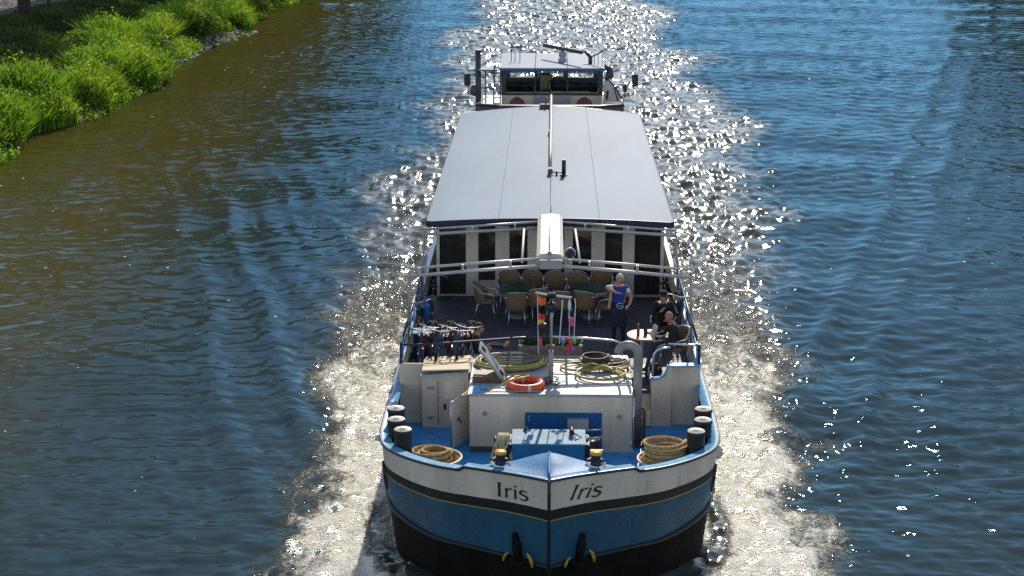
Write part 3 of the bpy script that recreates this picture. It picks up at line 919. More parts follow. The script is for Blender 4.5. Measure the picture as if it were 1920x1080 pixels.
SS = sorted(set(list(np.round(ARC, 4)) + [1.70, 1.74, 1.78, 1.82]))
def rows(s):
    zr = rail_z(s)
    zs = float(np.interp(s, [0, 1.0, 2.0, 3.6, 5, 8, 30, 40, 44], [2.62, 2.595, 2.53, 2.465, 2.42, 2.40, 2.40, 2.6, 2.7]))
    dw = np.interp(s, [0, 1.5, 3.6, 5], [0.575, 0.54, 0.43, 0.41])
    db = np.interp(s, [0, 4], [0.20, 0.17])
    zb = np.interp(s, [0, 2.5, 4, 8], [0.90, 1.03, 1.26, 1.30])
    return [zr, zs - dw * 0.5, zs - dw, zs - dw - db, zs - dw - db - 0.019, (zs - dw - db - 0.019 + zb) / 2, zb, 0.75, 0.3, -0.7]
hull = MB()
for side in (-1, 1):
    o = None
    vs = []; fs = []
    nr = 10
    for s in SS:
        for z in rows(s): vs.append(hull_pt(s, z, side))
    base = len(hull.v)
    hull.v += vs
    for i in range(len(SS) - 1):
        for j in range(nr - 1):
            a = base + i * nr + j
            hull.f.append((a, a + 1, a + nr + 1, a + nr))
            hull.mi.append([0, 0, 1, 2, 3, 3, 4, 4, 4][j]); hull.sm.append(True)
hullo = part("hull", hull, [M['hullwhite'], M['hullblack'], M['yellow'], M['hullblue'], M['hullbottom']])
# rubbing strake, stem bar
mb = MB()
for side in (-1, 1):
    mb.tube([hull_pt(s, rows(s)[6] + 0.0, side, 0.015) for s in SS if s < 40], 0.045, 6)
part("rubbing_strake", mb, M['hullblack'], hullo)
mb = MB()
mb.tube([(XC, hull_pt(0, z, 1)[1] - 0.01, z) for z in (2.63, 2.3, 2.0, 1.5, 1.0, 0.4, -0.5)], 0.03, 8)
part("stem_bar", mb, M['black'], hullo)
# gunwale: pale blue cap with a dark outer edge
capm = MB(); edge = MB(); lin = MB()
for side in (-1, 1):
    vs = []; fs = []
    for s in SS:
        z = rail_z(s)
        o1 = hull_pt(s, z, side, 0.02); i1 = hull_pt(s, z, side, -0.17)
        if i1[0] * side < 0.03 * side + 0.0: i1 = (XC, i1[1], i1[2])
        vs += [(o1[0], o1[1], z + 0.02), (i1[0], i1[1], z + 0.02), (i1[0], i1[1], z - 0.03)]
    for i in range(len(SS) - 1):
        a = 3 * i
        fs += [(a, a + 1, a + 4, a + 3), (a + 1, a + 2, a + 5, a + 4)]
    capm.add(vs, fs, True)
    edge.tube([hull_pt(s, rail_z(s) + 0.0, side, 0.022) for s in SS], 0.03, 6)
    vs = []; fs = []
    S3 = [s for s in SS if s < 9.0]
    for s in S3:
        i1 = hull_pt(s, rail_z(s), side, -0.06)
        if i1[0] * side < 0.03 * side: i1 = (XC, i1[1], i1[2])
        i2 = hull_pt(s, 1.5, side, -0.06)
        if i2[0] * side < 0.03 * side: i2 = (XC, i2[1], i2[2])
        vs += [(i1[0], i1[1], rail_z(s) - 0.01), (i2[0], i2[1], 1.5)]
    for i in range(len(S3) - 1):
        fs.append((2 * i, 2 * i + 1, 2 * i + 3, 2 * i + 2))
    lin.add(vs, fs, True)
part("gunwale", capm, M['cap'])
part("gunwale_edge", edge, M['navy'])
part("bulwark_lining", lin, M['cap'])
# fairlead openings low in the bow's sides
mb = MB()
for side in (-1, 1):
    c = hull_pt(4.25, 1.72, side, 0.006)
    pts = []
    for i in range(20):
        a = 2 * PI * i / 20
        pts.append(hull_pt(4.25 + 0.17 * math.cos(a), 1.72 + 0.26 * math.sin(a), side, 0.012))
    mb.tube(pts, 0.035, 6, closed=True)
    mb.add(pts + [c], [(i, (i + 1) % 20, 20) for i in range(20)])
part("fairlead", mb, M['black'], hullo)

# the name on both bows, drawn as flared serif letters that follow the plating
def stroke(pts, ws):
    """ribbon of varying width along a 2-D path -> quads"""
    P = [Vector((p[0], p[1])) for p in pts]
    vs = []
    for i, p in enumerate(P):
        t_ = (P[min(i + 1, len(P) - 1)] - P[max(i - 1, 0)]).normalized()
        n_ = Vector((-t_.y, t_.x))
        w = ws[i] if isinstance(ws, (list, tuple)) else ws
        vs += [tuple(p + n_ * w / 2), tuple(p - n_ * w / 2)]
    return vs, [(2 * i, 2 * i + 1, 2 * i + 3, 2 * i + 2) for i in range(len(P) - 1)]
def seg(a, b, n=6):
    return [(a[0] + (b[0] - a[0]) * i / n, a[1] + (b[1] - a[1]) * i / n) for i in range(n + 1)]
def bez(p0, p1, p2, p3, n=12):
    out = []
    for i in range(n + 1):
        t_ = i / n
        out.append(tuple((1 - t_) ** 3 * p0[k] + 3 * (1 - t_) ** 2 * t_ * p1[k] + 3 * (1 - t_) * t_ ** 2 * p2[k] + t_ ** 3 * p3[k] for k in (0, 1)))
    return out
def iris_glyphs():
    S = []
    # I
    S.append(stroke(seg((0.10, 0), (0.10, 1.0)), [0.15, 0.125, 0.115, 0.115, 0.115, 0.125, 0.15]))
    S.append(stroke(seg((0.0, 0.02), (0.20, 0.02)), 0.045)); S.append(stroke(seg((0.0, 0.98), (0.20, 0.98)), 0.045))
    # r
    S.append(stroke(seg((0.44, 0), (0.44, 0.68)), [0.125, 0.11, 0.105, 0.105, 0.105, 0.105, 0.10]))
    S.append(stroke(seg((0.36, 0.02), (0.53, 0.02)), 0.04)); S.append(stroke(seg((0.35, 0.645), (0.44, 0.665)), 0.045))
    S.append(stroke(bez((0.47, 0.44), (0.52, 0.62), (0.60, 0.70), (0.72, 0.64)), [0.05, 0.05, 0.055, 0.06, 0.065, 0.075, 0.085, 0.095, 0.10, 0.105, 0.11, 0.11, 0.09]))
    # i
    S.append(stroke(seg((0.88, 0), (0.88, 0.67)), [0.125, 0.11, 0.105, 0.105, 0.105, 0.105, 0.105]))
    S.append(stroke(seg((0.80, 0.02), (0.97, 0.02)), 0.04)); S.append(stroke(seg((0.79, 0.645), (0.88, 0.66)), 0.045))
    S.append(stroke([(0.88 + 0.0, 0.83), (0.88, 0.85), (0.88, 0.89), (0.88, 0.93), (0.88, 0.95)], [0.04, 0.11, 0.135, 0.11, 0.04]))
    # s
    p = bez((1.44, 0.57), (1.36, 0.70), (1.12, 0.72), (1.12, 0.53)) + bez((1.12, 0.53), (1.12, 0.34), (1.47, 0.38), (1.47, 0.18))[1:] + bez((1.47, 0.18), (1.47, -0.04), (1.20, -0.03), (1.08, 0.10))[1:]
    n_ = len(p)
    S.append(stroke(p, [0.075 + 0.055 * math.sin(PI * i / (n_ - 1)) for i in range(n_)]))
    return S
def lettering(side, s0, s1, dtop, height, slant):
    mb = MB()
    W = 1.55 + abs(slant)
    for vs, fs in iris_glyphs():
        q = []
        for (u, v) in vs:
            uu = (u + slant * v) / 1.5
            f = uu if side > 0 else 1 - uu
            s = s0 + (s1 - s0) * f
            z = rail_z(s) - dtop - height * (1 - v)
            q.append(hull_pt(s, z, side, 0.008))
        mb.add(q, fs)
    part("name_lettering", mb, M['black'], hullo)
lettering(-1, 0.44, 1.06, 0.20, 0.275, 0.0)
lettering(1, 0.42, 1.03, 0.175, 0.275, 0.30)

# anchors tucked against the stem, each with two curved yellow flukes
for side, s0 in ((-1, 0.62), (1, 0.62)):
    mb = MB()
    mb.tube([hull_pt(s0 + 0.10, 1.46, side, 0.0), hull_pt(s0 + 0.06, 1.25, side, 0.05), hull_pt(s0, 0.92, side, 0.07)], [0.05, 0.085, 0.07], 8)
    mb.tube([hull_pt(s0 - 0.26, 0.98, side, 0.05), hull_pt(s0, 0.84, side, 0.08), hull_pt(s0 + 0.26, 0.98, side, 0.05)], [0.03, 0.07, 0.03], 8)
    an = part("anchor", mb, M['hullbottom'])
    for d in (-1, 1):
        big = (d * side > 0)
        f = MB()
        k = 1.0 if big else 0.7
        pts = [hull_pt(max(0.04, s0 + d * u_), 0.90 + v_ * k, side, 0.10) for u_, v_ in ((0.20, 0.24), (0.26, 0.17), (0.30, 0.08), (0.32, -0.03))]
        f.tube(pts, [0.012, 0.032 * k, 0.036 * k, 0.022], 6)
        part("fluke", f, M['yellow'], an)

# foredeck
mb = MB()
S2 = [s for s in SS if rail_xy(s)[1] < 35.2]
lft = [hull_pt(s, 1.55, -1, -0.02) for s in S2]; rgt = [hull_pt(s, 1.55, 1, -0.02) for s in S2]
vs = []; fs = []
for a, b_ in zip(lft, rgt): vs += [(a[0], a[1], 1.55), (b_[0], b_[1], 1.55)]
for i in range(len(S2) - 1): fs.append((2 * i, 2 * i + 1, 2 * i + 3, 2 * i + 2))
mb.add(vs, fs)
part("foredeck", mb, M['deckblue'])
# breasthook plate closing the bow: ridge on the centre line
mb = MB()
vs = []; fs = []
NB = 14
for j in range(NB + 1):
    f = j / NB
    s = 1.66 * f
    for side in (-1, 1):
        e = hull_pt(s, rail_z(s), side, -0.12)
        zc = rail_z(s) + 0.024
        yb = 29.80 - 0.22 * f ** 2
        ridge = 0.13 * (1 - smooth01(f / 0.62)) + 0.0
        for k in range(6):
            g = k / 5
            ex = XC if j == 0 else e[0]
            yy_ = e[1] + (max(yb, e[1] + 0.02) - e[1]) * g
            zz_ = zc + ridge * smooth01(g * 1.3) - 0.03 * f * g
            vs.append((ex, yy_, zz_))
for j in range(NB):
    for sd in range(2):
        for k in range(5):
            a = (j * 2 + sd) * 6 + k; b_ = ((j + 1) * 2 + sd) * 6 + k
            fs.append((a, a + 1, b_ + 1, b_))
mb.add(vs, fs, True)
bh = part("breasthook_plate", mb, M['stemblue'])
mb = MB()
mb.tube([(XC, 28.80, 2.65), (XC, 28.95, 2.69), (XC, 29.25, 2.745), (XC, 29.79, 2.78)], [0.022, 0.026, 0.026, 0.02], 6)
part("ridge_bar", mb, M['stemblue'], bh)

# bitts with amber caps and a ring of rope
for x in (-0.84, 0.86):
    mb = MB()
    z0 = 2.575
    mb.lathe((x, 29.62, z0), [(0.001, 0.0), (0.15, 0.0), (0.15, 0.02), (0.10, 0.03), (0.085, 0.10), (0.085, 0.20), (0.105, 0.23)], 20)
    mb.cyl((x - 0.19, 29.62, z0 + 0.11), (x + 0.19, 29.62, z0 + 0.11), 0.022)
    bt = part("bitt", mb, M['black'])
    mb = MB(); mb.lathe((x, 29.62, z0 + 0.23), [(0.107, 0.0), (0.107, 0.035), (0.095, 0.05), (0.0, 0.052)], 20)
    part("cap", mb, M['capyellow'], bt)
    mb = MB(); mb.torus((x, 29.60, z0 + 0.07), 0.155, 0.024, 24, 6, (0.25, 0.1, 0))
    part("grommet", mb, M['whitecloth'], bt)

# six tarred bollards
for (x, y) in ((-2.93, 32.30), (-2.87, 31.65), (-2.70, 31.06), (3.00, 32.38), (2.94, 31.73), (2.76, 31.08)):
    mb = MB()
    r = 0.165
    mb.lathe((x, y, 1.555), [(0.23, 0), (0.23, 0.03), (r, 0.05), (r, 1.12), (r + 0.012, 1.14), (r + 0.012, 1.18), (r, 1.195)], 24)
    bo = part("bollard", mb, M['tar'])
    mb = MB(); mb.lathe((x, y, 1.555), [(r, 1.195), (r - 0.01, 1.205), (0.06, 1.21), (0.055, 1.225), (0.0, 1.228)], 24)
    part("bollard_top", mb, M['bolltop'], bo)
# low chocks behind the bollards
for sx in (-1, 1):
    mb = MB(); mb.box((sx * 2.62 + XC, 32.2, 1.66), (0.34, 0.24, 0.22), (0, 0, 0.2 * sx), 0.05)
    part("deck_chock", mb, M['cap'])

# anchor windlass
mb = MB()
mb.prism([(31.32, 1.56), (31.32, 2.36), (32.08, 2.37), (32.12, 1.56)], -0.66, 0.70, 'x')
wl = part("windlass", mb, M['winblue'])
mb = MB()
mb.box((0.02, 31.70, 2.385), (1.40, 0.86, 0.03), None, 0.008)
mb.box((-0.56, 31.70, 2.40), (0.03, 0.86, 0.012)); mb.box((0.60, 31.70, 2.40), (0.03, 0.86, 0.012))
part("lid", mb, M['wintop'], wl)
mb = MB()
for x0, x1 in ((-1.02, -0.67), (0.71, 0.98)):
    mb.cyl((x0, 31.7, 2.2), (x1, 31.7, 2.2), 0.05, None, 10)
    mb.tube([(x0, 31.7, 2.2), (x0 + 0.05, 31.7, 2.2), (x0 + 0.08, 31.7, 2.2), (x1 - 0.03, 31.7, 2.2), (x1, 31.7, 2.2)], [0.20, 0.20, 0.13, 0.15, 0.2], 18)
mb.box((-0.72, 31.7, 1.95), (0.08, 0.6, 0.8), None, 0.02); mb.box((0.75, 31.7, 1.95), (0.08, 0.6, 0.8), None, 0.02)
part("warping_drum", mb, M['black'], wl)
mb = MB()
mb.tube([(0.86, 31.3, 1.75), (0.86, 31.25, 2.1), (0.86, 31.28, 2.26)], 0.05, 8)
mb.box((0.92, 31.35, 2.15), (0.24, 0.05, 0.26), (0.2, 0, 0), 0.01)
mb.cyl((0.74, 31.6, 2.40), (1.02, 31.6, 2.42), 0.018); mb.cyl((0.74, 32.0, 2.42), (1.02, 32.0, 2.44), 0.016)
part("brake_lever", mb, M['galv'], wl)
mb = MB()
mb.tube([(0.46, 31.95, 2.40), (0.46, 31.9, 2.50), (0.45, 31.8, 2.52), (0.47, 31.72, 2.46), (0.45, 31.66, 2.50)], [0.03, 0.045, 0.04, 0.045, 0.05], 8)
mb.tube([(-0.45, 32.0, 2.4), (-0.4, 32.0, 2.48)], 0.03, 8)
part("crank_handle", mb, M['black'], wl)
mb = MB()
for a, b_ in (((0.52, 31.48), (0.52, 31.86)), ((0.52, 31.86), (0.64, 31.66)), ((0.64, 31.66), (0.52, 31.48))):
    mb.cyl((a[0], a[1], 2.408), (b_[0], b_[1], 2.408), 0.009, None, 5)
part("warning_triangle", mb, M['black'], wl)

# fore deckhouse
HX0, HX1, HY0, HY1, HZ = -1.56, 1.67, 33.2, 35.9, 2.74
mb = MB()
mb.box(((HX0 + HX1) / 2, (HY0 + HY1) / 2, (1.55 + HZ) / 2 - 0.02), (HX1 - HX0, HY1 - HY0, HZ - 1.55), None, 0.02)
house = part("deckhouse", mb, M['white'])
mb = MB()
mb.box(((HX0 + HX1) / 2, (HY0 + HY1) / 2, HZ), (HX1 - HX0 + 0.05, HY1 - HY0 + 0.05, 0.045), None, 0.018)
part("deckhouse_top", mb, M['housetop'], house)
mb = MB(); mb.box((0.31, HY0 - 0.012, 1.98), (1.52, 0.05, 0.80), None, 0.008)
door = part("door", mb, M['doorblue'], house)
mb = MB(); mb.box((0.60, HY0 - 0.045, 2.15), (0.42, 0.02, 0.24), None, 0.004)
part("door_plate", mb, M['greyplate'], house)
mb = MB(); mb.box((0.60, HY0 - 0.05, 2.277), (0.43, 0.035, 0.014)); mb.cyl((1.10, HY0 - 0.07, 1.75), (1.10, HY0, 1.75), 0.035)
mb.cyl((-0.38, HY0 - 0.06, 2.30), (-0.38, HY0 - 0.02, 2.30), 0.025); mb.cyl((-0.38, HY0 - 0.06, 2.23), (-0.38, HY0 - 0.02, 2.23), 0.025)
part("door_fittings", mb, M['alu'], house)
mb = MB(); mb.box((-1.30, HY0 - 0.012, 1.60), (0.5, 0.03, 0.12)); 
part("kick_plate", mb, M['rust'], house)
# side door standing open, with its handle
mb = MB()
a = Vector((HX0 - 0.02, 34.0, 0)); b_ = Vector((-1.93, 33.32, 0)); d = (b_ - a)
mid = (a + b_) / 2
mb.box((mid.x, mid.y, 2.06), (0.035, d.length, 0.98), (0, 0, math.atan2(-d.x, d.y)), 0.006)
sd = part("side_door", mb, M['cream'], house)
mb = MB(); mb.tube([(b_.x, b_.y - 0.02, 1.58), (b_.x, b_.y - 0.02, 2.52), (a.x, a.y - 0.06, 2.60)], 0.018, 8)
part("door_frame", mb, M['alu'], house)
mb = MB(); mb.tube([(-1.80, 33.45, 2.12), (-1.78, 33.40, 2.2), (-1.74, 33.48, 2.05)], 0.014, 6)
part("handle", mb, M['black'], sd)
# grab tube along the right edge of the house roof
mb = MB(); mb.tube([(1.64, 33.3, HZ + 0.05), (1.60, 34.6, HZ + 0.07), (1.56, 35.8, HZ + 0.06)], 0.022, 8)
mb.tube([(HX1 + 0.03, HY0 + 0.02, 1.6), (HX1 + 0.03, HY0 + 0.02, 2.7)], 0.016, 6)
part("grab_rail", mb, M['alu'], house)
# open hatch on the house roof
mb = MB()
mb.box((-1.22, 34.15, HZ + 0.08), (0.60, 0.52, 0.13), None, 0.01)
hc = part("hatch_coaming", mb, M['darkwood'], house)
mb = MB()
a = Vector((-0.90, 0, HZ + 0.06)); b_ = Vector((-1.38, 0, 3.46)); d = b_ - a
mb.box(((a.x + b_.x) / 2, 34.2, (a.z + b_.z) / 2), (d.length, 0.62, 0.05), (0, math.atan2(d.z, -d.x), 0), 0.006)
part("hatch_lid", mb, M['hatchgrey'], house)
mb = MB()
dd_ = d.normalized(); nn = Vector((dd_.z, 0, -dd_.x)) * 1
for f in (0.14, 0.9):
    p = a + d * f - Vector((d.z, 0, -d.x)).normalized() * -0.03
    mb.box((p.x + 0.012, 34.12, p.z + 0.01), (0.12, 0.10, 0.02), (0, math.atan2(d.z, -d.x), 0), 0.004)
part("hatch_hinge", mb, M['black'], house)
mb = MB(); mb.box((-1.42, 33.42, HZ + 0.035), (0.16, 0.36, 0.03), None, 0.006); mb.cyl((-1.27, 33.45, HZ + 0.02), (-1.27, 33.45, HZ + 0.10), 0.06); mb.box((-1.05, 33.6, HZ + 0.03), (0.5, 0.1, 0.02))
part("filler_valve", mb, M['deckblue'], house)
# black battens lying at the back edge of the roof
mb = MB()
for y, x0, x1, z in ((35.62, 0.72, 1.55, 0.05), (35.45, 0.55, 1.50, 0.045), (35.78, 0.75, 1.3, 0.06)):
    mb.box(((x0 + x1) / 2, y, HZ + z), (x1 - x0, 0.05, 0.04), (0, 0, 0.02))
part("batten", mb, M['black'], house)

# goose-neck vent pipe on the starboard side of the house
mb = MB()
px_, py_ = 1.79, 33.62
mb.tube([(px_, py_, 2.16), (px_, py_, 3.0), (px_, py_, 3.46)] + arc((px_ - 0.20, py_, 3.46), 0.20, 0, 172, 12)[1:] , 0.090, 16)
vp = part("vent_pipe", mb, M['galv'])
mb = MB(); mb.tube([(px_, py_, 1.56), (px_, py_, 2.17)], 0.096, 16); mb.cyl((px_, py_, 1.555), (px_, py_, 1.60), 0.15)
mb.tube([(px_ + 0.14, py_ - 0.05, 1.56), (px_ + 0.14, py_ - 0.05, 2.3), (px_ + 0.12, py_ - 0.02, 2.36)], 0.035, 8)
part("pipe_foot", mb, M['rust'], vp)
mb = MB(); mb.cyl((px_ - 0.40, py_, 3.36), (px_ - 0.395, py_, 3.41), 0.115, None, 16)
part("pipe_flange", mb, M['galv'], vp)

# port locker with its grille
mb = MB()
mb.prism([(-2.60, 1.555), (-2.60, 2.66), (-1.64, 2.74), (-1.64, 1.555)], 34.62, 35.75, 'y')
lk = part("locker", mb, M['white'])
mb = MB(); mb.prism([(-2.63, 2.665), (-2.63, 2.70), (-1.60, 2.785), (-1.60, 2.745)], 34.57, 35.80, 'y')
part("lid", mb, M['housetop'], lk)
mb = MB()
mb.box((-1.93, 34.612, 2.36), (0.40, 0.02, 0.36))
for i in range(11): mb.box((-1.93, 34.598, 2.20 + 0.032 * i), (0.38, 0.016, 0.012), (0.5, 0, 0))
part("grille", mb, M['cream'], lk)

for z in (1.78, 2.42):
    mb = MB(); mb.box((-2.42, 34.604, z), (0.14, 0.02, 0.05), None, 0.006); part("hinge", mb, M['galv'], lk)
mb = MB(); mb.box((-2.13, 34.60, 2.02), (0.05, 0.03, 0.12), None, 0.008); part("latch", mb, M['black'], lk)
mb = MB(); mb.box((-2.27, 34.611, 2.10), (0.006, 0.016, 0.95)); mb.box((-1.70, 34.611, 1.85), (0.006, 0.016, 0.55)); part("door_joint", mb, M['black'], lk)
for x, z in ((-1.25, 2.35), (1.42, 2.30)):
    mb = MB(); mb.cyl((x, HY0 - 0.025, z), (x, HY0 + 0.01, z), 0.045, None, 14); part("deck_fitting", mb, M['galv'], house)
for x in (-0.98, 1.25):
    mb = MB(); mb.box((x, HY0 - 0.003, 2.12), (0.012, 0.012, 1.1)); part("weld_seam", mb, M['white'], house)
# terrace: floor, front plates, side bulwarks
mb = MB()
mb.box((XC, 38.75, 2.26), (6.12, 7.6, 0.08))
part("terrace_floor", mb, M['terrace'])
mb = MB()
mb.box((-2.84, 34.95, 2.20), (0.50, 0.05, 1.30), None, 0.01)
mb.box((-2.08, 34.99, 1.9), (1.0, 0.04, 0.72))
part("front_bulwark", mb, M['white'])
mb = MB()
mb.box((2.83, 34.95, 2.20), (0.62, 0.05, 1.30), None, 0.01)
wing = [(2.14, 1.555), (2.14, 2.58), (2.30, 2.60), (2.40, 2.66), (2.44, 2.76), (2.47, 2.86), (2.55, 2.86), (2.55, 1.555)]
mb.prism(wing, 34.80, 34.86, 'y')
mb.box((2.16, 35.35, 2.06), (0.05, 1.0, 1.0), None, 0.01)
fb = part("front_bulwark", mb, M['white'])
mb = MB()
prof = [(2.10, 2.585), (2.30, 2.61), (2.40, 2.67), (2.44, 2.76), (2.46, 2.865), (2.60, 2.87), (3.14, 2.87)]
vs = []; fs = []
for (x, z) in prof: vs += [(x, 34.77, z + 0.012), (x, 34.90 if x < 2.5 else 35.00, z + 0.012)]
for i in range(len(prof) - 1): fs.append((2 * i, 2 * i + 1, 2 * i + 3, 2 * i + 2))
mb.add(vs, fs); 
mb.tube([(x, 34.775, z) for x, z in prof], 0.022, 6)
part("bulwark_cap", mb, M['cap'], fb)
mb = MB()
mb.box((1.92, 35.03, 2.06), (0.42, 0.05, 0.46)); mb.box((1.92, 34.9, 1.86), (0.42, 0.3, 0.05)); mb.box((1.92, 34.78, 1.70), (0.42, 0.03, 0.26))
part("boarding_step", mb, M['cream'])
mb = MB()
for sx in (-1, 1):
    mb.box((sx * 3.10 + XC, 46.3, 2.56), (0.06, 22.6, 0.62), None, 0.008)
part("side_bulwark", mb, M['white'])
mb = MB()
for sx in (-1, 1): mb.box((sx * 3.10 + XC, 46.3, 2.882), (0.11, 22.62, 0.02))
part("side_cap", mb, M['cap'])

# railings
mb = MB()
front = [(-3.05, 35.3, 3.30)] + arc((-2.85, 34.95, 3.30), 0.20, 180, 270, 5, 'xy') + [(-2.2, 34.86, 3.31), (-1.4, 35.08, 3.31), (-0.6, 35.28, 3.32), (0.05, 35.36, 3.32)]
mb.tube(front, 0.024, 8)
part("front_rail", mb, M['navy'])
mb = MB()
mb.tube([(0.05, 35.36, 3.32), (0.8, 35.30, 3.31), (1.35, 35.2, 3.29), (1.52, 34.6, 3.4), (1.55, 33.9, 3.5)], 0.026, 8)
mb.tube([(2.48, 34.98, 3.29), (3.0, 34.95, 3.28), (3.08, 35.0, 3.28), (3.1, 35.3, 3.29)], 0.022, 8)
mb.tube([(2.16, 34.9, 2.62), (2.18, 34.9, 3.08), (2.24, 34.9, 3.17), (2.36, 34.9, 3.22), (2.52, 34.9, 3.24)], 0.026, 8)
part("front_rail", mb, M['alu'])
mb = MB()
mb.box((-3.05, 34.95, 3.07), (0.05, 0.05, 0.45)); mb.box((2.50, 34.95, 3.05), (0.03, 0.03, 0.44)); mb.box((3.12, 34.97, 3.07), (0.06, 0.06, 0.45))
for x, y in ((-1.4, 35.95), (0.0, 35.95)): pass
part("rail_post", mb, M['navy'])
for sx in (-1, 1):
    mb = MB()
    mb.tube([(sx * 3.07 + XC, 35.2, 3.29), (sx * 3.07 + XC, 42.4, 3.29)], 0.026, 8)
    mb.tube([(sx * 3.07 + XC, 35.2, 3.09), (sx * 3.07 + XC, 42.4, 3.09)], 0.015, 6)
    sr = part("side_rail", mb, M['navy'])
    for k in range(8):
        y = 35.3 + k * 1.0
        mb = MB()
        mb.tube([(sx * 3.08 + XC, y, 2.89), (sx * 3.07 + XC, y, 3.29)], 0.024, 6)
        part("stanchion", mb, M['whitecloth'] if k % 2 else M['cap'], sr)
    mb = MB()
    mb.box((sx * 3.09 + XC, 37.4, 3.08), (0.012, 1.7, 0.30)); mb.box((sx * 3.09 + XC, 40.2, 3.08), (0.012, 1.6, 0.30))
    part("rail_panel", mb, M['cap'], sr)

# saloon: front wall with its windows and panels
SY = 42.5
mb = MB()
mb.box((XC, SY + 0.12, 3.40), (5.60, 0.1, 2.24))
for sx in (-1, 1):
    mb.box((sx * 2.78 + XC, 50.1, 3.40), (0.08, 15.2, 2.24))
mb.box((XC, 57.7, 3.40), (5.60, 0.1, 2.24))
sal = part("saloon_wall", mb, M['pillar'])
for (x0, x1, z0, z1) in ((-2.73, -2.06, 2.36, 4.44), (-1.74, -1.33, 2.72, 4.44), (-0.97, -0.53, 2.72, 4.44), (-0.24, 0.38, 2.34, 4.44), (0.60, 1.05, 2.72, 4.44), (1.40, 1.82, 2.72, 4.44), (2.13, 2.79, 2.36, 4.44)):
    mb = MB(); mb.box(((x0 + x1) / 2, SY + 0.062, (z0 + z1) / 2), (x1 - x0, 0.03, z1 - z0))
    w = part("window", mb, M['glass'], sal)
for (x0, x1) in ((-2.06, -1.74), (-1.33, -0.97), (-0.53, -0.24), (0.38, 0.60), (1.05, 1.40), (1.82, 2.13)):
    mb = MB(); mb.box(((x0 + x1) / 2, SY + 0.03, 3.37), (x1 - x0 - 0.01, 0.09, 2.12), None, 0.01)
    part("pillar", mb, M['pillar'], sal)
for sx in (-1, 1):
    for k in range(9):
        mb = MB(); mb.box((sx * 2.82 + XC, 43.6 + k * 1.6, 3.6), (0.03, 1.2, 1.1))
        part("side_window", mb, M['glass'], sal)
# the roof: long cambered slab with rounded aft corners
RY0, RY1, RW, RZ = 40.7, 57.8, 2.93, 4.60
yl = [RY0, RY0 + 0.04, RY0 + 0.12] + list(np.linspace(41.5, 57.0, 20)) + [57.2, 57.4, 57.55, 57.68, 57.76, RY1]
def rw(y):
    w = RW
    if y < RY0 + 0.12:
        q = (RY0 + 0.12 - y) / 0.12; w = RW - 0.12 * (1 - math.sqrt(max(0, 1 - q * q)))
    if y > RY1 - 0.7:
        q = (y - (RY1 - 0.7)) / 0.7; w = RW - 0.7 * (1 - math.sqrt(max(0, 1 - q * q)))
    return w
nxr = 17
vs = []; fs = []
for y in yl:
    w = rw(y)
    for i in range(nxr):
        f = -1 + 2 * i / (nxr - 1)
        z = RZ + 0.09 * (1 - f * f) + 0.10 * smooth01((y - 50) / 8) * (1 - abs(f)) ** 0.8
        vs.append((XC + f * w, y, z))
for j in range(len(yl) - 1):
    for i in range(nxr - 1):
        a = j * nxr + i
        fs.append((a, a + 1, a + nxr + 1, a + nxr))
mb = MB(); mb.add(vs, fs, True)
roof = part("saloon_roof", mb, M['roof'])
# dark edge running round the slab
outl = [j * nxr for j in range(len(yl))] + [(len(yl) - 1) * nxr + i for i in range(1, nxr)] + [j * nxr + nxr - 1 for j in reversed(range(len(yl) - 1))] + [i for i in reversed(range(1, nxr - 1))]
vb = []; fb_ = []
for q in outl:
    x, y, z = vs[q]
    cx = XC; cy = (RY0 + RY1) / 2
    ex = 1.0 + 0.012
    xo = XC + (x - XC) * 1.006; yo = cy + (y - cy) * 1.0015
    vb += [(xo, yo, z + 0.012), (xo, yo, z - 0.13), (XC + (x - XC) * 0.95, cy + (y - cy) * 0.99, z - 0.135)]
n_ = len(outl)
for i in range(n_):
    a, b_ = 3 * i, 3 * ((i + 1) % n_)
    fb_ += [(a, a + 1, b_ + 1, b_), (a + 1, a + 2, b_ + 2, b_ + 1)]
mb = MB(); mb.add(vb, fb_, False)
mb.tube([(vs[q][0], vs[q][1], vs[q][2] - 0.004) for q in outl], 0.016, 6, closed=True)
mb.box((XC, 49.25, 4.45), (5.5, 16.4, 0.05))
part("fascia", mb, M['navy'], roof)
mb = MB()
def roof_z(x, y):
    f = (x - XC) / RW
    return RZ + 0.09 * (1 - f * f) + 0.10 * smooth01((y - 50) / 8) * (1 - abs(f)) ** 0.8
for x in (-1.19, 1.20, 0.035):
    yy_ = np.linspace(40.75, 57.7, 12)
    vv = []
    for y in yy_: vv += [(x - 0.005, y, roof_z(x, y) + 0.005), (x + 0.005, y, roof_z(x, y) + 0.005)]
    mb.add(vv, [(2 * i, 2 * i + 1, 2 * i + 3, 2 * i + 2) for i in range(11)])
part("roof_seam", mb, M['seam'], roof)
mb = MB()
mb.tube([(0.03, 46.3, 4.82), (0.04, 50, 4.84), (0.06, 58.9, 4.98)], 0.042, 10)
lm = part("lowered_mast", mb, M['galv'])
mb = MB(); mb.box((0.03, 46.2, 4.80), (0.13, 0.32, 0.16), None, 0.02); mb.box((0.0, 52.5, 4.80), (0.06, 0.3, 0.1)); mb.box((-0.12, 57.3, 4.86), (0.42, 0.22, 0.14), None, 0.02)
mb.cyl((-0.12, 57.3, 4.9), (-0.12, 57.3, 5.15), 0.02)
part("mast_clamp", mb, M['rust'], lm)
mb = MB()
mb.tube([(0.05, 46.1, 4.76), (0.06, 43, 4.72), (0.05, 40.75, 4.71)], 0.008, 5)
mb.tube([(0.05, 40.7, 4.70), (0.03, 38.4, 4.93), (0.02, 36.55, 4.86)], 0.012, 5); mb.sphere((0.02, 36.5, 4.84), 0.05)
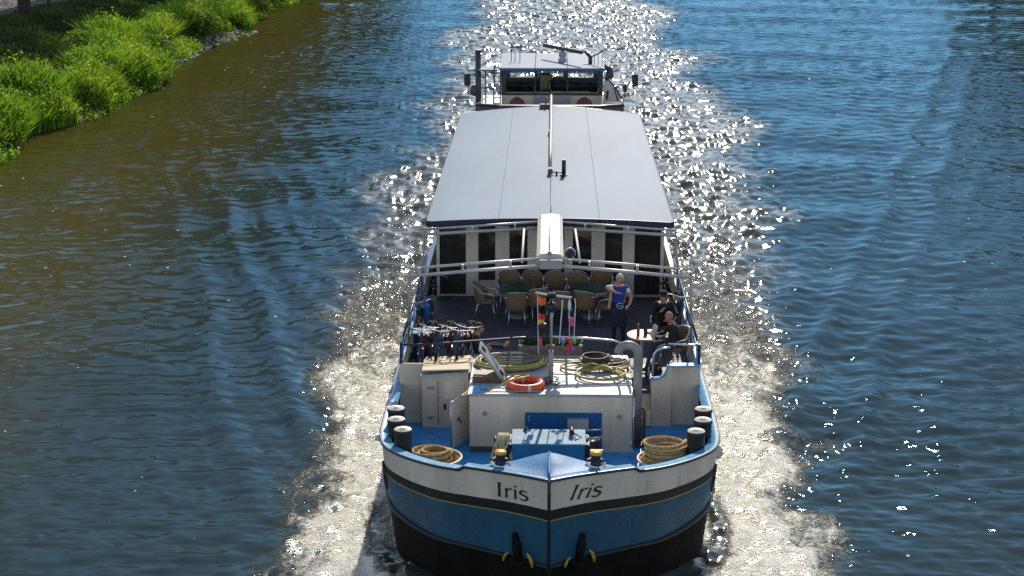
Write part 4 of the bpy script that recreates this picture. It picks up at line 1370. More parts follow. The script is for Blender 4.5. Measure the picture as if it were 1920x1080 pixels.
part("stay_wire", mb, M['galv'], lm)
mb = MB()
mb.cyl((0.39, 46.1, 4.68), (0.39, 46.1, 5.12), 0.055, None, 10); mb.cyl((0.39, 46.1, 4.66), (0.39, 46.1, 4.72), 0.10)
mb.cyl((0.05, 46.25, 4.76), (0.39, 46.1, 4.76), 0.014); mb.box((0.20, 46.15, 4.74), (0.05, 0.08, 0.14)); mb.sphere((0.36, 45.9, 4.70), 0.06)
part("roof_vent", mb, M['black'], roof)

# awning frame above the terrace
aw = MB()
for sx in (-1, 1):
    aw.tube([(XC, 36.5, 4.74), (sx * 1.5 + XC, 36.5, 4.62), (sx * 3.02 + XC, 36.5, 4.49)], 0.031, 8)
    aw.tube([(XC, 36.42, 4.60), (sx * 1.5 + XC, 36.42, 4.48), (sx * 3.02 + XC, 36.42, 4.34)], 0.037, 8)
    aw.tube([(XC, 40.55, 4.66), (sx * 2.97 + XC, 40.55, 4.45)], 0.029, 8)
    aw.tube([(XC, 40.50, 4.52), (sx * 2.95 + XC, 40.50, 4.34)], 0.042, 8)
    for q in (0.28, 0.62, 0.93):
        aw.box((sx * 3.0 * q + XC, 36.46, 4.66 - 0.25 * q), (0.05, 0.10, 0.20))
        aw.box((sx * 2.95 * q + XC, 40.52, 4.59 - 0.2 * q), (0.04, 0.08, 0.14))
awo = part("awning_frame", aw, M['railgrey'])
for sx in (-1, 1):
    mb = MB(); mb.tube([(sx * 3.0 + XC, 36.5, 4.45), (sx * 3.05 + XC, 36.48, 2.89)], 0.026, 8)
    part("post", mb, M['galv'], awo)
    mb = MB(); mb.tube([(sx * 2.96 + XC, 40.55, 4.42), (sx * 3.06 + XC, 40.5, 2.89)], 0.024, 8)
    part("post", mb, M['galv'], awo)
    mb = MB(); mb.tube([(sx * 0.60 + 0.02, 40.5, 4.50), (sx * 0.62 + 0.05, 36.6, 4.63)], 0.026, 8)
    part("folding_arm", mb, M['whitecloth'], awo)
mb = MB()
mb.prism([(-0.26, 4.62), (-0.26, 4.74), (-0.18, 4.80), (0.02, 4.82), (0.24, 4.80), (0.32, 4.74), (0.32, 4.62)], 36.6, 40.66, 'y')
part("awning_box", mb, M['tubwhite'], awo)
mb = MB(); mb.box((0.05, 36.42, 4.62), (0.50, 0.10, 0.20), None, 0.015)
part("centre_bracket", mb, M['hatchgrey'], awo)
mb = MB()
mb.tube([(0.45, 36.52, 4.88), (0.45, 36.44, 4.88), (0.45, 36.36, 4.88), (0.45, 36.335, 4.88)], [0.05, 0.105, 0.125, 0.12], 20)
mb.cyl((0.45, 36.45, 4.66), (0.45, 36.45, 4.78), 0.05, 0.03)
sl = part("searchlight", mb, M['chrome'])
mb = MB(); mb.cyl((0.45, 36.334, 4.88), (0.45, 36.328, 4.88), 0.105, None, 20); part("lens", mb, M['glass'], sl)

# signal mast on the house roof with its cross-tree
mb = MB()
mb.tube([(0.06, 33.9, HZ), (0.06, 33.9, 3.45)], 0.045, 10)
mb.tube([(0.06, 33.9, 3.45), (0.06, 33.9, 4.62)], 0.030, 10)
mb.cyl((0.06, 33.9, HZ), (0.06, 33.9, HZ + 0.05), 0.10)
for z in (3.15, 3.0): mb.torus((0.06, 33.9, z), 0.055, 0.012, 14, 5)
mst = part("signal_mast", mb, M['galv'])
mb = MB(); mb.tube([(-0.26, 33.92, 4.65), (0.06, 33.9, 4.60), (0.46, 33.88, 4.56)], 0.022, 8)
mb.tube([(0.28, 33.9, 4.5), (0.27, 33.9, 4.3), (0.22, 33.9, 3.6)], 0.012, 6)
part("cross_tree", mb, M['whitecloth'], mst)
mb = MB(); mb.sphere((0.06, 33.88, 4.36), (0.13, 0.1, 0.11)); mb.sphere((0.10, 33.88, 4.60), 0.06); mb.sphere((0.03, 33.88, 4.60), 0.06); mb.tube([(0.06, 33.88, 4.4), (0.06, 33.88, 4.6)], 0.02, 6)
part("mast_lamp", mb, M['black'], mst, True)
mb = MB(); mb.cyl((-0.10, 33.9, 3.86), (-0.10, 33.9, 4.02), 0.06); mb.tube([(-0.08, 33.9, 3.87), (-0.08, 33.9, 3.7), (0.04, 33.9, 3.5)], 0.014, 6)
part("signal_bell", mb, M['black'], mst, True)
mb = MB()
rr_ = random.Random(3)
for i in range(9):
    a = rr_.uniform(0, 6.28); r = rr_.uniform(0.10, 0.30)
    mb.tube([(0.06 + r * math.cos(a + q) * (0.4 + 0.6 * abs(math.sin(q * 2))), 33.85 + 0.9 * r * math.sin(a + q), HZ + 0.04 + 0.09 * rr_.random()) for q in np.linspace(0, 3.4, 9)], 0.006, 5)
part("loose_wire", mb, M['darkcable'], mst)

# wheelhouse and its surroundings
WX0, WX1, WY0, WY1 = -1.67, 1.85, 61.0, 64.4
mb = MB()
ZB, ZS, ZT = 2.98, 4.76, 5.50
wxc = (WX0 + WX1) / 2
mb.box((wxc, WY0 + 0.03, (ZB + ZS) / 2), (WX1 - WX0, 0.06, ZS - ZB)); mb.box((wxc, WY1 - 0.03, (ZB + ZS + 0.1) / 2), (WX1 - WX0, 0.06, ZS + 0.1 - ZB))
mb.box((wxc, WY0 + 0.03, 5.57), (WX1 - WX0, 0.06, 0.14)); mb.box((wxc, WY1 - 0.03, 5.57), (WX1 - WX0, 0.06, 0.14))
for x in (WX0 + 0.03, WX1 - 0.03):
    mb.box((x, (WY0 + WY1) / 2, (ZB + ZS) / 2), (0.058, WY1 - WY0 - 0.13, ZS - ZB)); mb.box((x, (WY0 + WY1) / 2, 5.57), (0.058, WY1 - WY0 - 0.13, 0.14))
    for y in (WY0 + 0.06, 62.65, WY1 - 0.06): mb.box((x, y, 5.13), (0.062, 0.115, 0.75))
for x0, x1 in ((WX0, -1.52), (-0.53, -0.48), (0.59, 0.64), (1.68, WX1)): mb.box(((x0 + x1) / 2, WY0 + 0.032, 5.13), (x1 - x0, 0.058, 0.745))
for x0, x1 in ((WX0, -1.45), (-0.55, -0.42), (0.50, 0.64), (1.60, WX1)): mb.box(((x0 + x1) / 2, WY1 - 0.032, 5.13), (x1 - x0, 0.058, 0.68))
mb.box((wxc, (WY0 + WY1) / 2, 3.9), (WX1 - WX0 - 0.13, WY1 - WY0 - 0.13, 0.06))
wh = part("wheelhouse", mb, M['wheelframe'], None, True)
mb = MB(); mb.box((0.5, 61.55, 4.55), (1.9, 0.5, 0.35), None, 0.05); mb.tube([(0.3 + 0.36 * math.cos(q), 61.9, 4.85 + 0.36 * math.sin(q)) for q in np.linspace(0, 6.28, 24, endpoint=False)], 0.02, 6, closed=True)
part("console", mb, M['darkwood'], wh, True)
mb = MB(); mb.box((-0.15, 62.5, 4.95), (0.5, 0.12, 0.62), None, 0.06); mb.box((-0.15, 62.28, 4.62), (0.5, 0.5, 0.12), None, 0.05); mb.cyl((-0.15, 62.3, 3.92), (-0.15, 62.3, 4.6), 0.05)
part("helm_seat", mb, M['tabletop'], wh, True)
mb = MB()
mb.box((0.09, WY0 - 0.03, 4.42), (WX1 - WX0 - 0.02, 0.04, 0.52)); 
part("lower_panel", mb, M['pillar'], wh)
mb = MB(); mb.box((0.08, WY0 - 0.055, 4.42), (1.3, 0.02, 0.5)); part("centre_panel", mb, M['hatchgrey'], wh)
mb = MB()
for (x0, x1) in ((-1.52, -0.52), (-0.49, 0.60), (0.63, 1.68)):
    mb = MB(); mb.box(((x0 + x1) / 2, WY0 - 0.004, 5.13), (x1 - x0, 0.012, 0.73))
    w = part("window", mb, M['clearglass'], wh)
    fr = MB()
    fr.tube([(x0, WY0 - 0.03, 4.78), (x1, WY0 - 0.03, 4.78), (x1, WY0 - 0.03, 5.48), (x0, WY0 - 0.03, 5.48)], 0.022, 6, closed=True)
    part("window_frame", fr, M['greyplate'], w)
for sx, x in ((-1, WX0 - 0.005), (1, WX1 + 0.005)):
    for y in (61.9, 63.4):
        mb = MB(); mb.box((x, y - 0.12 if y < 62 else y + 0.1, 5.13), (0.012, 1.2, 0.7)); part("side_window", mb, M['clearglass'], wh)
mb = MB()
mb.box((0.09, 62.5, 5.68), (3.62, 4.3, 0.07), None, 0.02)
wr = part("wheelhouse_roof", mb, M['roof'], wh)
mb = MB(); mb.box((0.09, 60.335, 5.66), (3.63, 0.03, 0.09))
part("wheelhouse_roof_trim", mb, M['doorblue'], wh)
mb = MB(); mb.box((-0.50, 62.5, 5.717), (0.035, 4.3, 0.01)); mb.box((0.62, 62.5, 5.717), (0.035, 4.3, 0.01))
part("wheelhouse_roof_seam", mb, M['seam'], wh)
mb = MB()
pts = [(-2.45, 58.9), (-1.6, 58.55), (0.03, 58.4), (1.7, 58.55), (2.5, 58.9)]
vs_ = []; fs_ = []
for (x, y) in pts: vs_ += [(x, y, 3.2), (x, y, 4.55), (x, y, 4.66), (x, y + 0.3, 4.68)]
for i in range(4):
    a = 4 * i
    fs_ += [(a, a + 1, a + 5, a + 4), (a + 1, a + 2, a + 6, a + 5), (a + 2, a + 3, a + 7, a + 6)]
mb.add(vs_, fs_)
part("aft_coaming", mb, M['rust'])
mb = MB(); mb.tube([(x, y - 0.02, 4.66) for x, y in pts], 0.05, 6)
mb.box((0.03, 58.62, 4.64), (3.4, 0.3, 0.1))
part("coaming_cap", mb, M['navy'])
mb = MB(); mb.box((XC, 62.6, 3.0), (5.2, 9.0, 1.6)); part("aft_deckhouse", mb, M['pillar'])
for x in (-1.12, 1.2):
    mb = MB(); mb.lathe((x, 60.2, 4.1), [(0.32, 0), (0.30, 0.35), (0.22, 0.52), (0.08, 0.62), (0, 0.64)], 14)
    part("buoy_cover", mb, M['orangeflag'])
mb = MB()
mb.tube([(-2.48, 61, 3.6), (-2.48, 61, 6.22)], 0.10, 12); mb.cyl((-2.48, 61, 6.20), (-2.48, 61, 6.26), 0.13)
mb.sphere((-2.62, 60.95, 4.85), (0.14, 0.12, 0.2))
part("exhaust_stack", mb, M['radar'])
mb = MB(); mb.box((-2.37, 61.0, 5.60), (0.88, 0.9, 0.05), None, 0.01); mb.cyl((-2.22, 60.9, 3.8), (-2.22, 60.9, 5.6), 0.025)
part("side_shelter", mb, M['roof'])
for sx, x, br in ((-1, -2.86, -2.48), (1, 2.96, 2.5)):
    mb = MB(); mb.box((x, 61, 5.22), (0.22, 0.10, 0.42), None, 0.02)
    sb = part("signal_board", mb, M['black'])
    mb = MB(); mb.tube([(x - 0.03 * sx, 61, 5.02), (x - 0.03 * sx, 61, 4.72), (br, 61, 4.66)], 0.022, 6)
    part("bracket", mb, M['galv'], sb)
mb = MB(); mb.box((2.62, 61, 4.94), (0.14, 0.1, 0.26), None, 0.02); mb.cyl((2.62, 61, 4.6), (2.62, 61, 4.85), 0.02)
part("side_lamp", mb, M['black'])
mb = MB()
for x in (-1.95, -1.72):
    mb.tube([(x, 60.7, 3.9), (x + 0.03, 60.9, 5.7)], 0.022, 6)
for k in range(9): mb.tube([(-1.95, 60.72 + 0.02 * k, 4.05 + 0.19 * k), (-1.72, 60.72 + 0.02 * k, 4.05 + 0.19 * k)], 0.018, 6)
part("ladder", mb, M['navy'])
mb = MB(); mb.lathe((0.45, 62.2, 5.71), [(0.16, 0), (0.15, 0.08), (0.10, 0.14), (0.13, 0.20), (0.13, 0.32), (0.05, 0.38), (0, 0.39)], 16)
rd = part("radar", mb, M['hatchgrey'])
mb = MB(); mb.box((0.45, 62.2, 6.16), (2.55, 0.12, 0.13), (0, 0, R(-58)), 0.03)
part("scanner", mb, M['radar'], rd)
mb = MB()
mb.tube([(1.42, 61.6, 5.7), (1.42, 61.6, 5.95)], 0.07, 8); mb.tube([(1.42, 61.6, 5.93), (1.70, 61.2, 6.12), (1.92, 61.0, 6.28)], 0.025, 6); mb.tube([(1.42, 61.6, 5.93), (1.26, 61.8, 6.1)], 0.06, 8)
for x in (1.55, 1.68, 1.82): mb.tube([(x, 61.2, 5.72), (x, 61.2, 6.1)], 0.012, 5)
for x in (-1.35, -1.22, -1.05): mb.tube([(x, 62.0, 5.72), (x, 62.0, 6.12)], 0.014, 5)
mb.sphere((-1.35, 62, 6.12), 0.05)
part("antenna", mb, M['radar'])
mb = MB(); mb.tube([(1.92, 60.8, 5.75), (2.06, 60.7, 5.62), (2.08, 60.65, 5.42), (1.92, 60.6, 5.28)], [0.06, 0.13, 0.15, 0.05], 10)
part("rolled_screen", mb, M['darkcover'])
mb = MB()
prof_t = [(1.88, 5.25), (2.05, 5.30), (2.25, 5.05), (2.45, 4.75), (2.52, 4.35), (1.85, 4.35)]
mb.prism(prof_t, 60.3, 60.9, 'y')
tp = part("side_tent", mb, M['tarp'])
mb = MB(); mb.box((1.98, 60.28, 4.8), (0.08, 0.02, 0.3), (0, 0.1, 0)); mb.tube([(2.22, 60.28, 5.05), (2.32, 60.28, 4.7), (2.4, 60.28, 4.38)], 0.02, 6); mb.tube([(2.05, 60.28, 5.3), (2.3, 60.28, 5.02), (2.53, 60.28, 4.6), (2.56, 60.28, 4.36)], 0.025, 6)
part("tent_frame", mb, M['black'], tp)
mb = MB()
mb.tube([(-2.4, 58.95, 4.7), (-2.1, 60.6, 4.72)], 0.02, 6); mb.tube([(-2.3, 59.6, 4.3), (-2.28, 59.6, 5.1)], 0.02, 6); mb.tube([(2.45, 58.95, 4.72), (2.65, 58.6, 4.2), (2.8, 58.2, 4.0)], 0.02, 6)
mb.tube([(1.85, 58.8, 4.74), (2.5, 58.95, 4.74)], 0.03, 6)
part("aft_rail", mb, M['whitecloth'])
# ------------------------------------------------------------------ loose things on the foredeck and house roof
rnd = random.Random(12)
def coil_pts(c, rx, ry, turns, rise, jit, seed, n=26, spread=0.0):
    r_ = random.Random(seed)
    pts = []
    tot = int(turns * n)
    dx = dy = 0; w = 1
    for i in range(tot):
        if i % n == 0:
            dx, dy, w = r_.uniform(-jit, jit), r_.uniform(-jit, jit), 1 + r_.uniform(-spread, spread)
        a = 2 * PI * i / n
        lift = rise * i / tot
        pts.append((c[0] + dx + rx * w * math.cos(a), c[1] + dy + ry * w * math.sin(a), c[2] + lift + r_.uniform(-0.006, 0.006)))
    # soften the jumps between turns
    for k in range(2):
        pts = [pts[0]] + [tuple((pts[i - 1][q] + 2 * pts[i][q] + pts[i + 1][q]) / 4 for q in range(3)) for i in range(1, len(pts) - 1)] + [pts[-1]]
    return pts

def rope_tub(x, y, label, rim_gap):
    root = empty("rope_tub", (x, y, 1.555))
    tag(root, label, "tub", "white tubs for mooring rope")
    mb = MB()
    mb.lathe((0, 0, 0), [(0.0, 0.0), (0.42, 0.0), (0.50, 0.56), (0.47, 0.56), (0.40, 0.03), (0, 0.03)], 32)
    mb.build("tub_wall", M['tuborange'], root)
    mb = MB(); mb.torus((0, 0, 0.58), 0.52, 0.026, 40, 8); mb.build("rim", M['tubwhite'], root)
    for a in (0.6, 2.3, 3.8, 5.4):
        mb = MB(); mb.tube([(0.43 * math.cos(a), 0.43 * math.sin(a), 0.02), (0.515 * math.cos(a), 0.515 * math.sin(a), 0.57)], 0.014, 6)
        mb.build("stay", M['tubwhite'], root)
rope_tub(-2.14, 31.24, "white rimmed tub on the port foredeck beside three tarred bollards", 0)
rope_tub(2.21, 31.24, "white rimmed tub on the starboard foredeck heaped high with tan rope", 0)
mb = MB()
for k in range(9):
    mb.tube(coil_pts((-2.16 + rnd.uniform(-.04, .04), 31.22 + rnd.uniform(-.04, .04), 1.80 + 0.055 * k), 0.33 + rnd.uniform(-.03, .05), 0.33 + rnd.uniform(-.03, .04), 1.1, 0.05, 0.03, k), 0.03, 7)
for k in range(3):
    mb.tube(coil_pts((-2.10, 31.30, 2.16 + 0.03 * k), 0.22 + 0.03 * k, 0.26, 1.0, 0.08, 0.02, 40 + k), 0.028, 7)
mb.tube([(-2.2, 30.9, 2.22), (-2.1, 30.85, 2.24), (-2.06, 30.95, 2.1)], 0.028, 7)
tag(mb.build("rope_coil", M['ropetan']), "tan mooring rope coiled low inside the port tub", "rope", "mooring ropes coiled in the tubs")
mb = MB()
for k in range(13):
    mb.tube(coil_pts((2.24 + rnd.uniform(-.05, .05), 31.24 + rnd.uniform(-.04, .04), 1.80 + 0.052 * k), 0.40 + rnd.uniform(-.05, .06), 0.35 + rnd.uniform(-.04, .05), 1.1, 0.05, 0.03, 60 + k), 0.032, 7)
tag(mb.build("rope_coil", M['ropetan']), "thick tan mooring rope heaped above the rim of the starboard tub", "rope", "mooring ropes coiled in the tubs")
# rope hanging over the windlass drum
mb = MB()
for k in range(10):
    x = -0.97 + 0.032 * k
    sp = (k - 4.5) * 0.035 + rnd.uniform(-0.07, 0.07)
    zb = 1.60 + abs(rnd.gauss(0, 0.13))
    y0 = 31.33 + rnd.uniform(-.10, .05)
    x2 = x + rnd.choice((-1, 1)) * rnd.uniform(0.05, 0.12)
    mb.tube([(x2 + sp * 1.6, y0 + 0.10, zb + 0.25), (x + sp * 1.9, y0, zb), (x + sp * 1.5 - 0.04, y0 - 0.01, zb + 0.12), (x + sp * 0.9, 31.36, 1.98), (x + sp * 0.35, 31.45, 2.26), (-0.86 + (x + 0.86) * 0.6, 31.60, 2.43), (-0.86 + (x + 0.86) * 0.6, 31.74, 2.44), (x, 31.93, 2.2), (x, 31.98, 1.75)], 0.021, 6)
mb.tube([(-1.0, 31.44, 2.34), (-0.88, 31.36, 2.12), (-0.74, 31.44, 2.34)], 0.022, 6)
mb.tube([(-1.04, 31.25, 1.75), (-1.12, 31.1, 1.60), (-1.25, 31.02, 1.58), (-1.3, 30.92, 1.60), (-1.16, 30.86, 1.59)], 0.02, 6)
tag(mb.build("rope", M['ropepale']), "pale straw rope draped in loops over the windlass drum", "rope")

# hoses and hawsers coiled on the deckhouse roof
HT = HZ + 0.023
root = empty("hose_coil", (-0.80, 35.16, HT))
tag(root, "large oval coil of grey hawser and yellow hose behind the open hatch", "hose coil", "coils on the deckhouse roof")
mb = MB()
for k in range(6):
    mb.tube(coil_pts((rnd.uniform(-.03, .03), rnd.uniform(-.03, .03), 0.03 + 0.03 * (k // 2)), 0.70 + rnd.uniform(-.05, .05), 0.52 + rnd.uniform(-.05, .05), 1.15, 0.03, 0.02, 90 + k), 0.024, 7)
mb.tube([(0.65, 0.15, 0.05), (0.9, 0.25, 0.03), (1.25, 0.2, 0.03), (1.65, 0.1, 0.05)], 0.024, 7)
mb.build("hose", M['hose'], root)
mb = MB()
for k in range(11):
    mb.tube(coil_pts((0.08 + rnd.uniform(-.05, .05), 0.05 + rnd.uniform(-.06, .06), 0.05 + 0.02 * (k % 5)), 0.52 + rnd.uniform(-.13, .07), 0.40 + rnd.uniform(-.16, .08), 1.08, 0.04, 0.03, 120 + k), 0.022, 7)
for k in range(5):
    x0 = -0.35 + 0.16 * k
    mb.tube([(x0 - 0.2, -0.25 + 0.03 * k, 0.13), (x0 + 0.15, -0.02, 0.17), (x0 + 0.5, 0.03 + 0.05 * k, 0.13)], 0.022, 7)
mb.build("hawser", M['ropegrey'], root)
root = empty("hose_coil", (0.96, 34.70, HT))
tag(root, "loose tangle of yellow hose and brown cable beside the vent pipe", "hose coil", "coils on the deckhouse roof")
mb = MB()
mb.tube(coil_pts((-0.22, 0.20, 0.03), 0.50, 0.34, 1.15, 0.05, 0.02, 151), 0.024, 7)
mb.tube(coil_pts((0.12, -0.32, 0.03), 0.52, 0.42, 2.3, 0.06, 0.04, 152, spread=0.06), 0.024, 7)
mb.tube(coil_pts((0.25, 0.28, 0.06), 0.46, 0.34, 2.1, 0.05, 0.04, 153, spread=0.08), 0.024, 7)
mb.tube([(-0.05, -0.30, 0.13), (0.2, 0.0, 0.16), (0.55, 0.2, 0.12), (0.62, 0.42, 0.08)], 0.024, 7)
mb.tube([(-0.4, -0.12, 0.12), (-0.1, 0.05, 0.17), (0.25, -0.15, 0.16), (0.5, -0.45, 0.10), (0.72, -0.62, 0.04)], 0.024, 7)
mb.build("hose", M['hose'], root)
mb = MB()
for k in range(10):
    mb.tube(coil_pts((0.02 + rnd.uniform(-.05, .05), 0.32 + rnd.uniform(-.05, .05), 0.08 + 0.018 * k), 0.30 + rnd.uniform(-.06, .05), 0.24 + rnd.uniform(-.05, .05), 1.1, 0.03, 0.02, 170 + k), 0.018, 6)
mb.build("cable", M['cable'], root)
mb = MB()
for k in range(6):
    mb.tube(coil_pts((0.42 + rnd.uniform(-.05, .05), 0.42 + rnd.uniform(-.08, .05), 0.04 + 0.02 * k), 0.26 + rnd.uniform(-.05, .05), 0.30 + rnd.uniform(-.05, .05), 1.1, 0.03, 0.03, 190 + k), 0.013, 6)
mb.tube([(0.6, 0.2, 0.04), (0.75, -0.1, 0.03), (0.62, -0.25, 0.03)], 0.012, 6)
mb.build("thin_cable", M['darkcable'], root)

# lifebuoy lying on the house roof, a hose trailing over it
root = empty("lifebuoy", (-0.45, 33.62, HT))
tag(root, "orange red lifebuoy lying on the roof under a yellow hose end", "lifebuoy")
mb = MB(); mb.torus((0, 0, 0.075), 0.315, 0.078, 48, 12); mb.build("ring", M['lifebuoy'], root)
for a in (-1.35, 0.2, 1.8, 3.4):
    mb = MB(); c = (0.315 * math.cos(a), 0.315 * math.sin(a), 0.075)
    pts = []
    for q in (-0.08, 0, 0.08):
        pts.append((0.315 * math.cos(a + q), 0.315 * math.sin(a + q), 0.075))
    mb.tube(pts, 0.082, 12); mb.build("tape_band", M['tape'], root)
mb = MB(); mb.tube([(0.40 * math.cos(a), 0.40 * math.sin(a), 0.03 + 0.02 * math.sin(3 * a)) for a in np.linspace(0, 6.28, 40)], 0.010, 5, closed=True); mb.build("grab_line", M['ropepale'], root)
mb = MB()
mb.tube([(-1.22, 33.38, HT + 0.05), (-1.0, 33.42, HT + 0.06), (-0.78, 33.55, HT + 0.16), (-0.55, 33.62, HT + 0.20), (-0.38, 33.75, HT + 0.19), (-0.45, 33.92, HT + 0.18), (-0.66, 33.95, HT + 0.17), (-0.85, 33.85, HT + 0.08), (-0.92, 33.72, HT + 0.05)], 0.022, 7)
tag(mb.build("hose", M['hose']), "yellow hose end looped over the orange lifebuoy", "hose")

# plywood boards on the port locker
for k, (y, x0, x1, rz) in enumerate(((34.82, -2.60, -1.63, 0.01), (35.30, -2.57, -1.62, 0.015))):
    mb = MB(); mb.box(((x0 + x1) / 2, y, 2.81 + 0.012 * k), (x1 - x0, 0.45, 0.028), (0, -0.035, rz), 0.004)
    tag(mb.build("plywood_board", M['wood']), ["bare plywood board on the front half of the port locker", "bare plywood board on the rear half of the locker, nearest the bicycles"][k], "board", "plywood boards on the locker")

# planters behind the house
def planter(x0, x1, y, label, seed):
    root = empty("planter", ((x0 + x1) / 2, y, 2.30))
    tag(root, label, "planter", "flower troughs behind the deckhouse")
    w = x1 - x0
    mb = MB()
    h = 0.66
    mb.box((0, -0.19, h / 2), (w, 0.05, h), None, 0.01); mb.box((0, 0.19, h / 2), (w, 0.05, h), None, 0.01)
    mb.box((-w / 2 + 0.025, 0, h / 2), (0.05, 0.33, h - 0.01)); mb.box((w / 2 - 0.025, 0, h / 2), (0.05, 0.33, h - 0.01)); mb.box((0, 0, h - 0.08), (w - 0.1, 0.33, 0.04))
    mb.build("trough", M['concrete'], root)
    global rng
    kr = rng; rng = np.random.default_rng(seed)
    n = 420
    p = np.stack([rng.uniform(-w / 2, w / 2, n), rng.uniform(-0.2, 0.2, n), h + rng.uniform(-0.04, 0.15, n) * rng.uniform(0.4, 1, n)], 1)
    mesh_np("greenery", *leaves(p, rng.uniform(0.04, 0.10, n), rng.uniform(0.0, 0.5, n)), M['treeleaf'], root)
    rng = kr
    mb = MB()
    for sx in (-1, 1): mb.sphere((sx * (w / 2 - 0.03), -0.2, h + 0.01), (0.05, 0.035, 0.025), 8, 6)
    mb.build("corner_cap", M['tubwhite'], root)
planter(-0.62, 0.03, 36.12, "weathered flower trough to the left of the signal mast", 5)
planter(0.07, 0.72, 36.12, "weathered flower trough to the right of the signal mast under hanging baubles", 6)

# bunting and baubles on the cross-tree
root = empty("bunting", (-0.22, 33.90, 4.62))
tag(root, "string of orange, red and yellow flags hanging from the mast's left yardarm", "bunting")
mb = MB(); mb.tube([(0, 0, 0), (0.01, -0.01, -0.5), (0.02, 0, -1.15), (0.03, 0.0, -1.25)], 0.008, 5); mb.build("cord", M['whitecloth'], root)
def flag(z, m_, w, h, parent, name="flag", x=0.02):
    mb = MB()
    vs = []; fs = []
    for i in range(6):
        for j in range(4):
            vs.append((x + w * i / 5, 0.03 * math.sin(i * 1.5 + j), z - h * j / 3 - 0.12 * (i / 5) ** 2 * h + 0.02 * math.sin(i * 2)))
    for i in range(5):
        for j in range(3): fs.append((i * 4 + j, i * 4 + j + 1, i * 4 + j + 5, i * 4 + j + 4))
    mb.add(vs, fs, True)
    mb.build(name, m_, parent)
flag(-0.06, M['flagorange'], 0.15, 0.16, root)
flag(-0.40, M['flagred'], 0.14, 0.12, root)
flag(-0.52, M['flagyellow'], 0.12, 0.10, root)
flag(-0.90, M['flagpink'], 0.08, 0.16, root)
root = empty("bauble_string", (0.42, 33.88, 4.52))
tag(root, "string of pink, red and blue baubles hanging from the mast's right yardarm", "bauble string")
mb = MB(); mb.tube([(0, 0, 0), (0.0, 0, -0.4), (0.0, 0, -0.95)], 0.008, 5); mb.tube([(0.10, 0, 0.02), (0.12, 0, -0.1), (0.09, 0, -0.9)], 0.010, 5); mb.build("cord", M['whitecloth'], root)
mb = MB(); mb.sphere((0.03, -0.02, -0.42), (0.06, 0.05, 0.06), 8, 6); mb.sphere((0.05, -0.02, -0.50), (0.05, 0.05, 0.05), 8, 6)
mb.build("pink_bauble", M['flagpink'], root)
mb = MB(); mb.sphere((0, 0, -0.12), (0.035, 0.03, 0.12), 8, 6); mb.build("pale_tassel", M['whitecloth'], root)
for (dx, dz, m_, r) in ((-0.12, -0.86, 'balblue', 0.05), (0.10, -0.87, 'balgreen', 0.045), (0.06, -1.04, 'balpurple', 0.04)):
    mb = MB(); mb.sphere((dx, -0.02, dz), r, 10, 8); mb.build("bauble", M[m_], root)
mb = MB()
for k in range(9):
    mb.sphere((rnd.uniform(-.08, .09), -0.03 + rnd.uniform(-.04, .04), -0.80 - 0.038 * k), 0.038, 8, 6)
mb.build("red_cluster", M['flagred'], root)

# ------------------------------------------------------------------ terrace furniture
TZ = 2.302
def make_chair():
    root = empty("rattan_chair")
    mb = MB()
    vs = []; fs = []
    na, nz = 16, 7
    for j in range(nz):
        f = j / (nz - 1)
        for i in range(na + 1):
            a = R(-100 + 200 * i / na)
            side = abs(i / na * 2 - 1)
            top = 0.88 - 0.22 * side ** 2.5
            z = 0.40 + (top - 0.40) * f
            rr = 0.235 + 0.03 * f
            vs.append((rr * math.sin(a), 0.02 + rr * math.cos(a) + 0.04 * f, z))
    for j in range(nz - 1):
        for i in range(na):
            a = j * (na + 1) + i
            fs.append((a, a + 1, a + na + 2, a + na + 1))
    k0 = len(vs)
    vs2 = [(x * 0.93, 0.02 + (y - 0.02) * 0.93, z) for x, y, z in vs]
    fs2 = [tuple(reversed([i + k0 for i in f])) for f in fs]
    rim = []
    for i in range(na):
        a = (nz - 1) * (na + 1) + i
        rim.append((a, a + 1, k0 + a + 1, k0 + a)); rim.append((i, k0 + i, k0 + i + 1, i + 1))
    mb.add(vs + vs2, fs + fs2 + rim, True)
    mb.build("backrest", M['rattan'], root)
    mb = MB(); mb.lathe((0, 0.0, 0.40), [(0.0, 0.0), (0.22, 0.0), (0.245, 0.02), (0.245, 0.05), (0.21, 0.075), (0.0, 0.085)], 24); mb.build("seat", M['rattan'], root)
    for sx in (-1, 1):
        mb = MB(); mb.tube([(sx * 0.20, -0.19, 0.42), (sx * 0.245, -0.26, 0.0)], 0.014, 7); mb.build("leg", M['alu'], root)
        mb = MB(); mb.tube([(sx * 0.17, 0.17, 0.42), (sx * 0.21, 0.27, 0.0)], 0.014, 7); mb.build("leg", M['alu'], root)
        mb = MB(); mb.tube([(sx * 0.20, -0.19, 0.42), (sx * 0.265, -0.23, 0.60), (sx * 0.275, -0.17, 0.665), (sx * 0.275, 0.05, 0.68), (sx * 0.25, 0.17, 0.72)], 0.014, 7); mb.build("armrest", M['alu'], root)
    mb = MB(); mb.tube([(sx_ * 0.268 * math.sin(R(q)) / math.sin(R(100)) if False else 0.275 * math.sin(R(q)), 0.065 + 0.275 * math.cos(R(q)), 0.88 - 0.22 * abs(q / 100) ** 2.5) for q in range(-90, 91, 15) for sx_ in (1,)], 0.012, 6)
    mb.build("back_hoop", M['alu'], root)
    return root
ch0 = make_chair()
CG = "rattan chairs on the terrace"
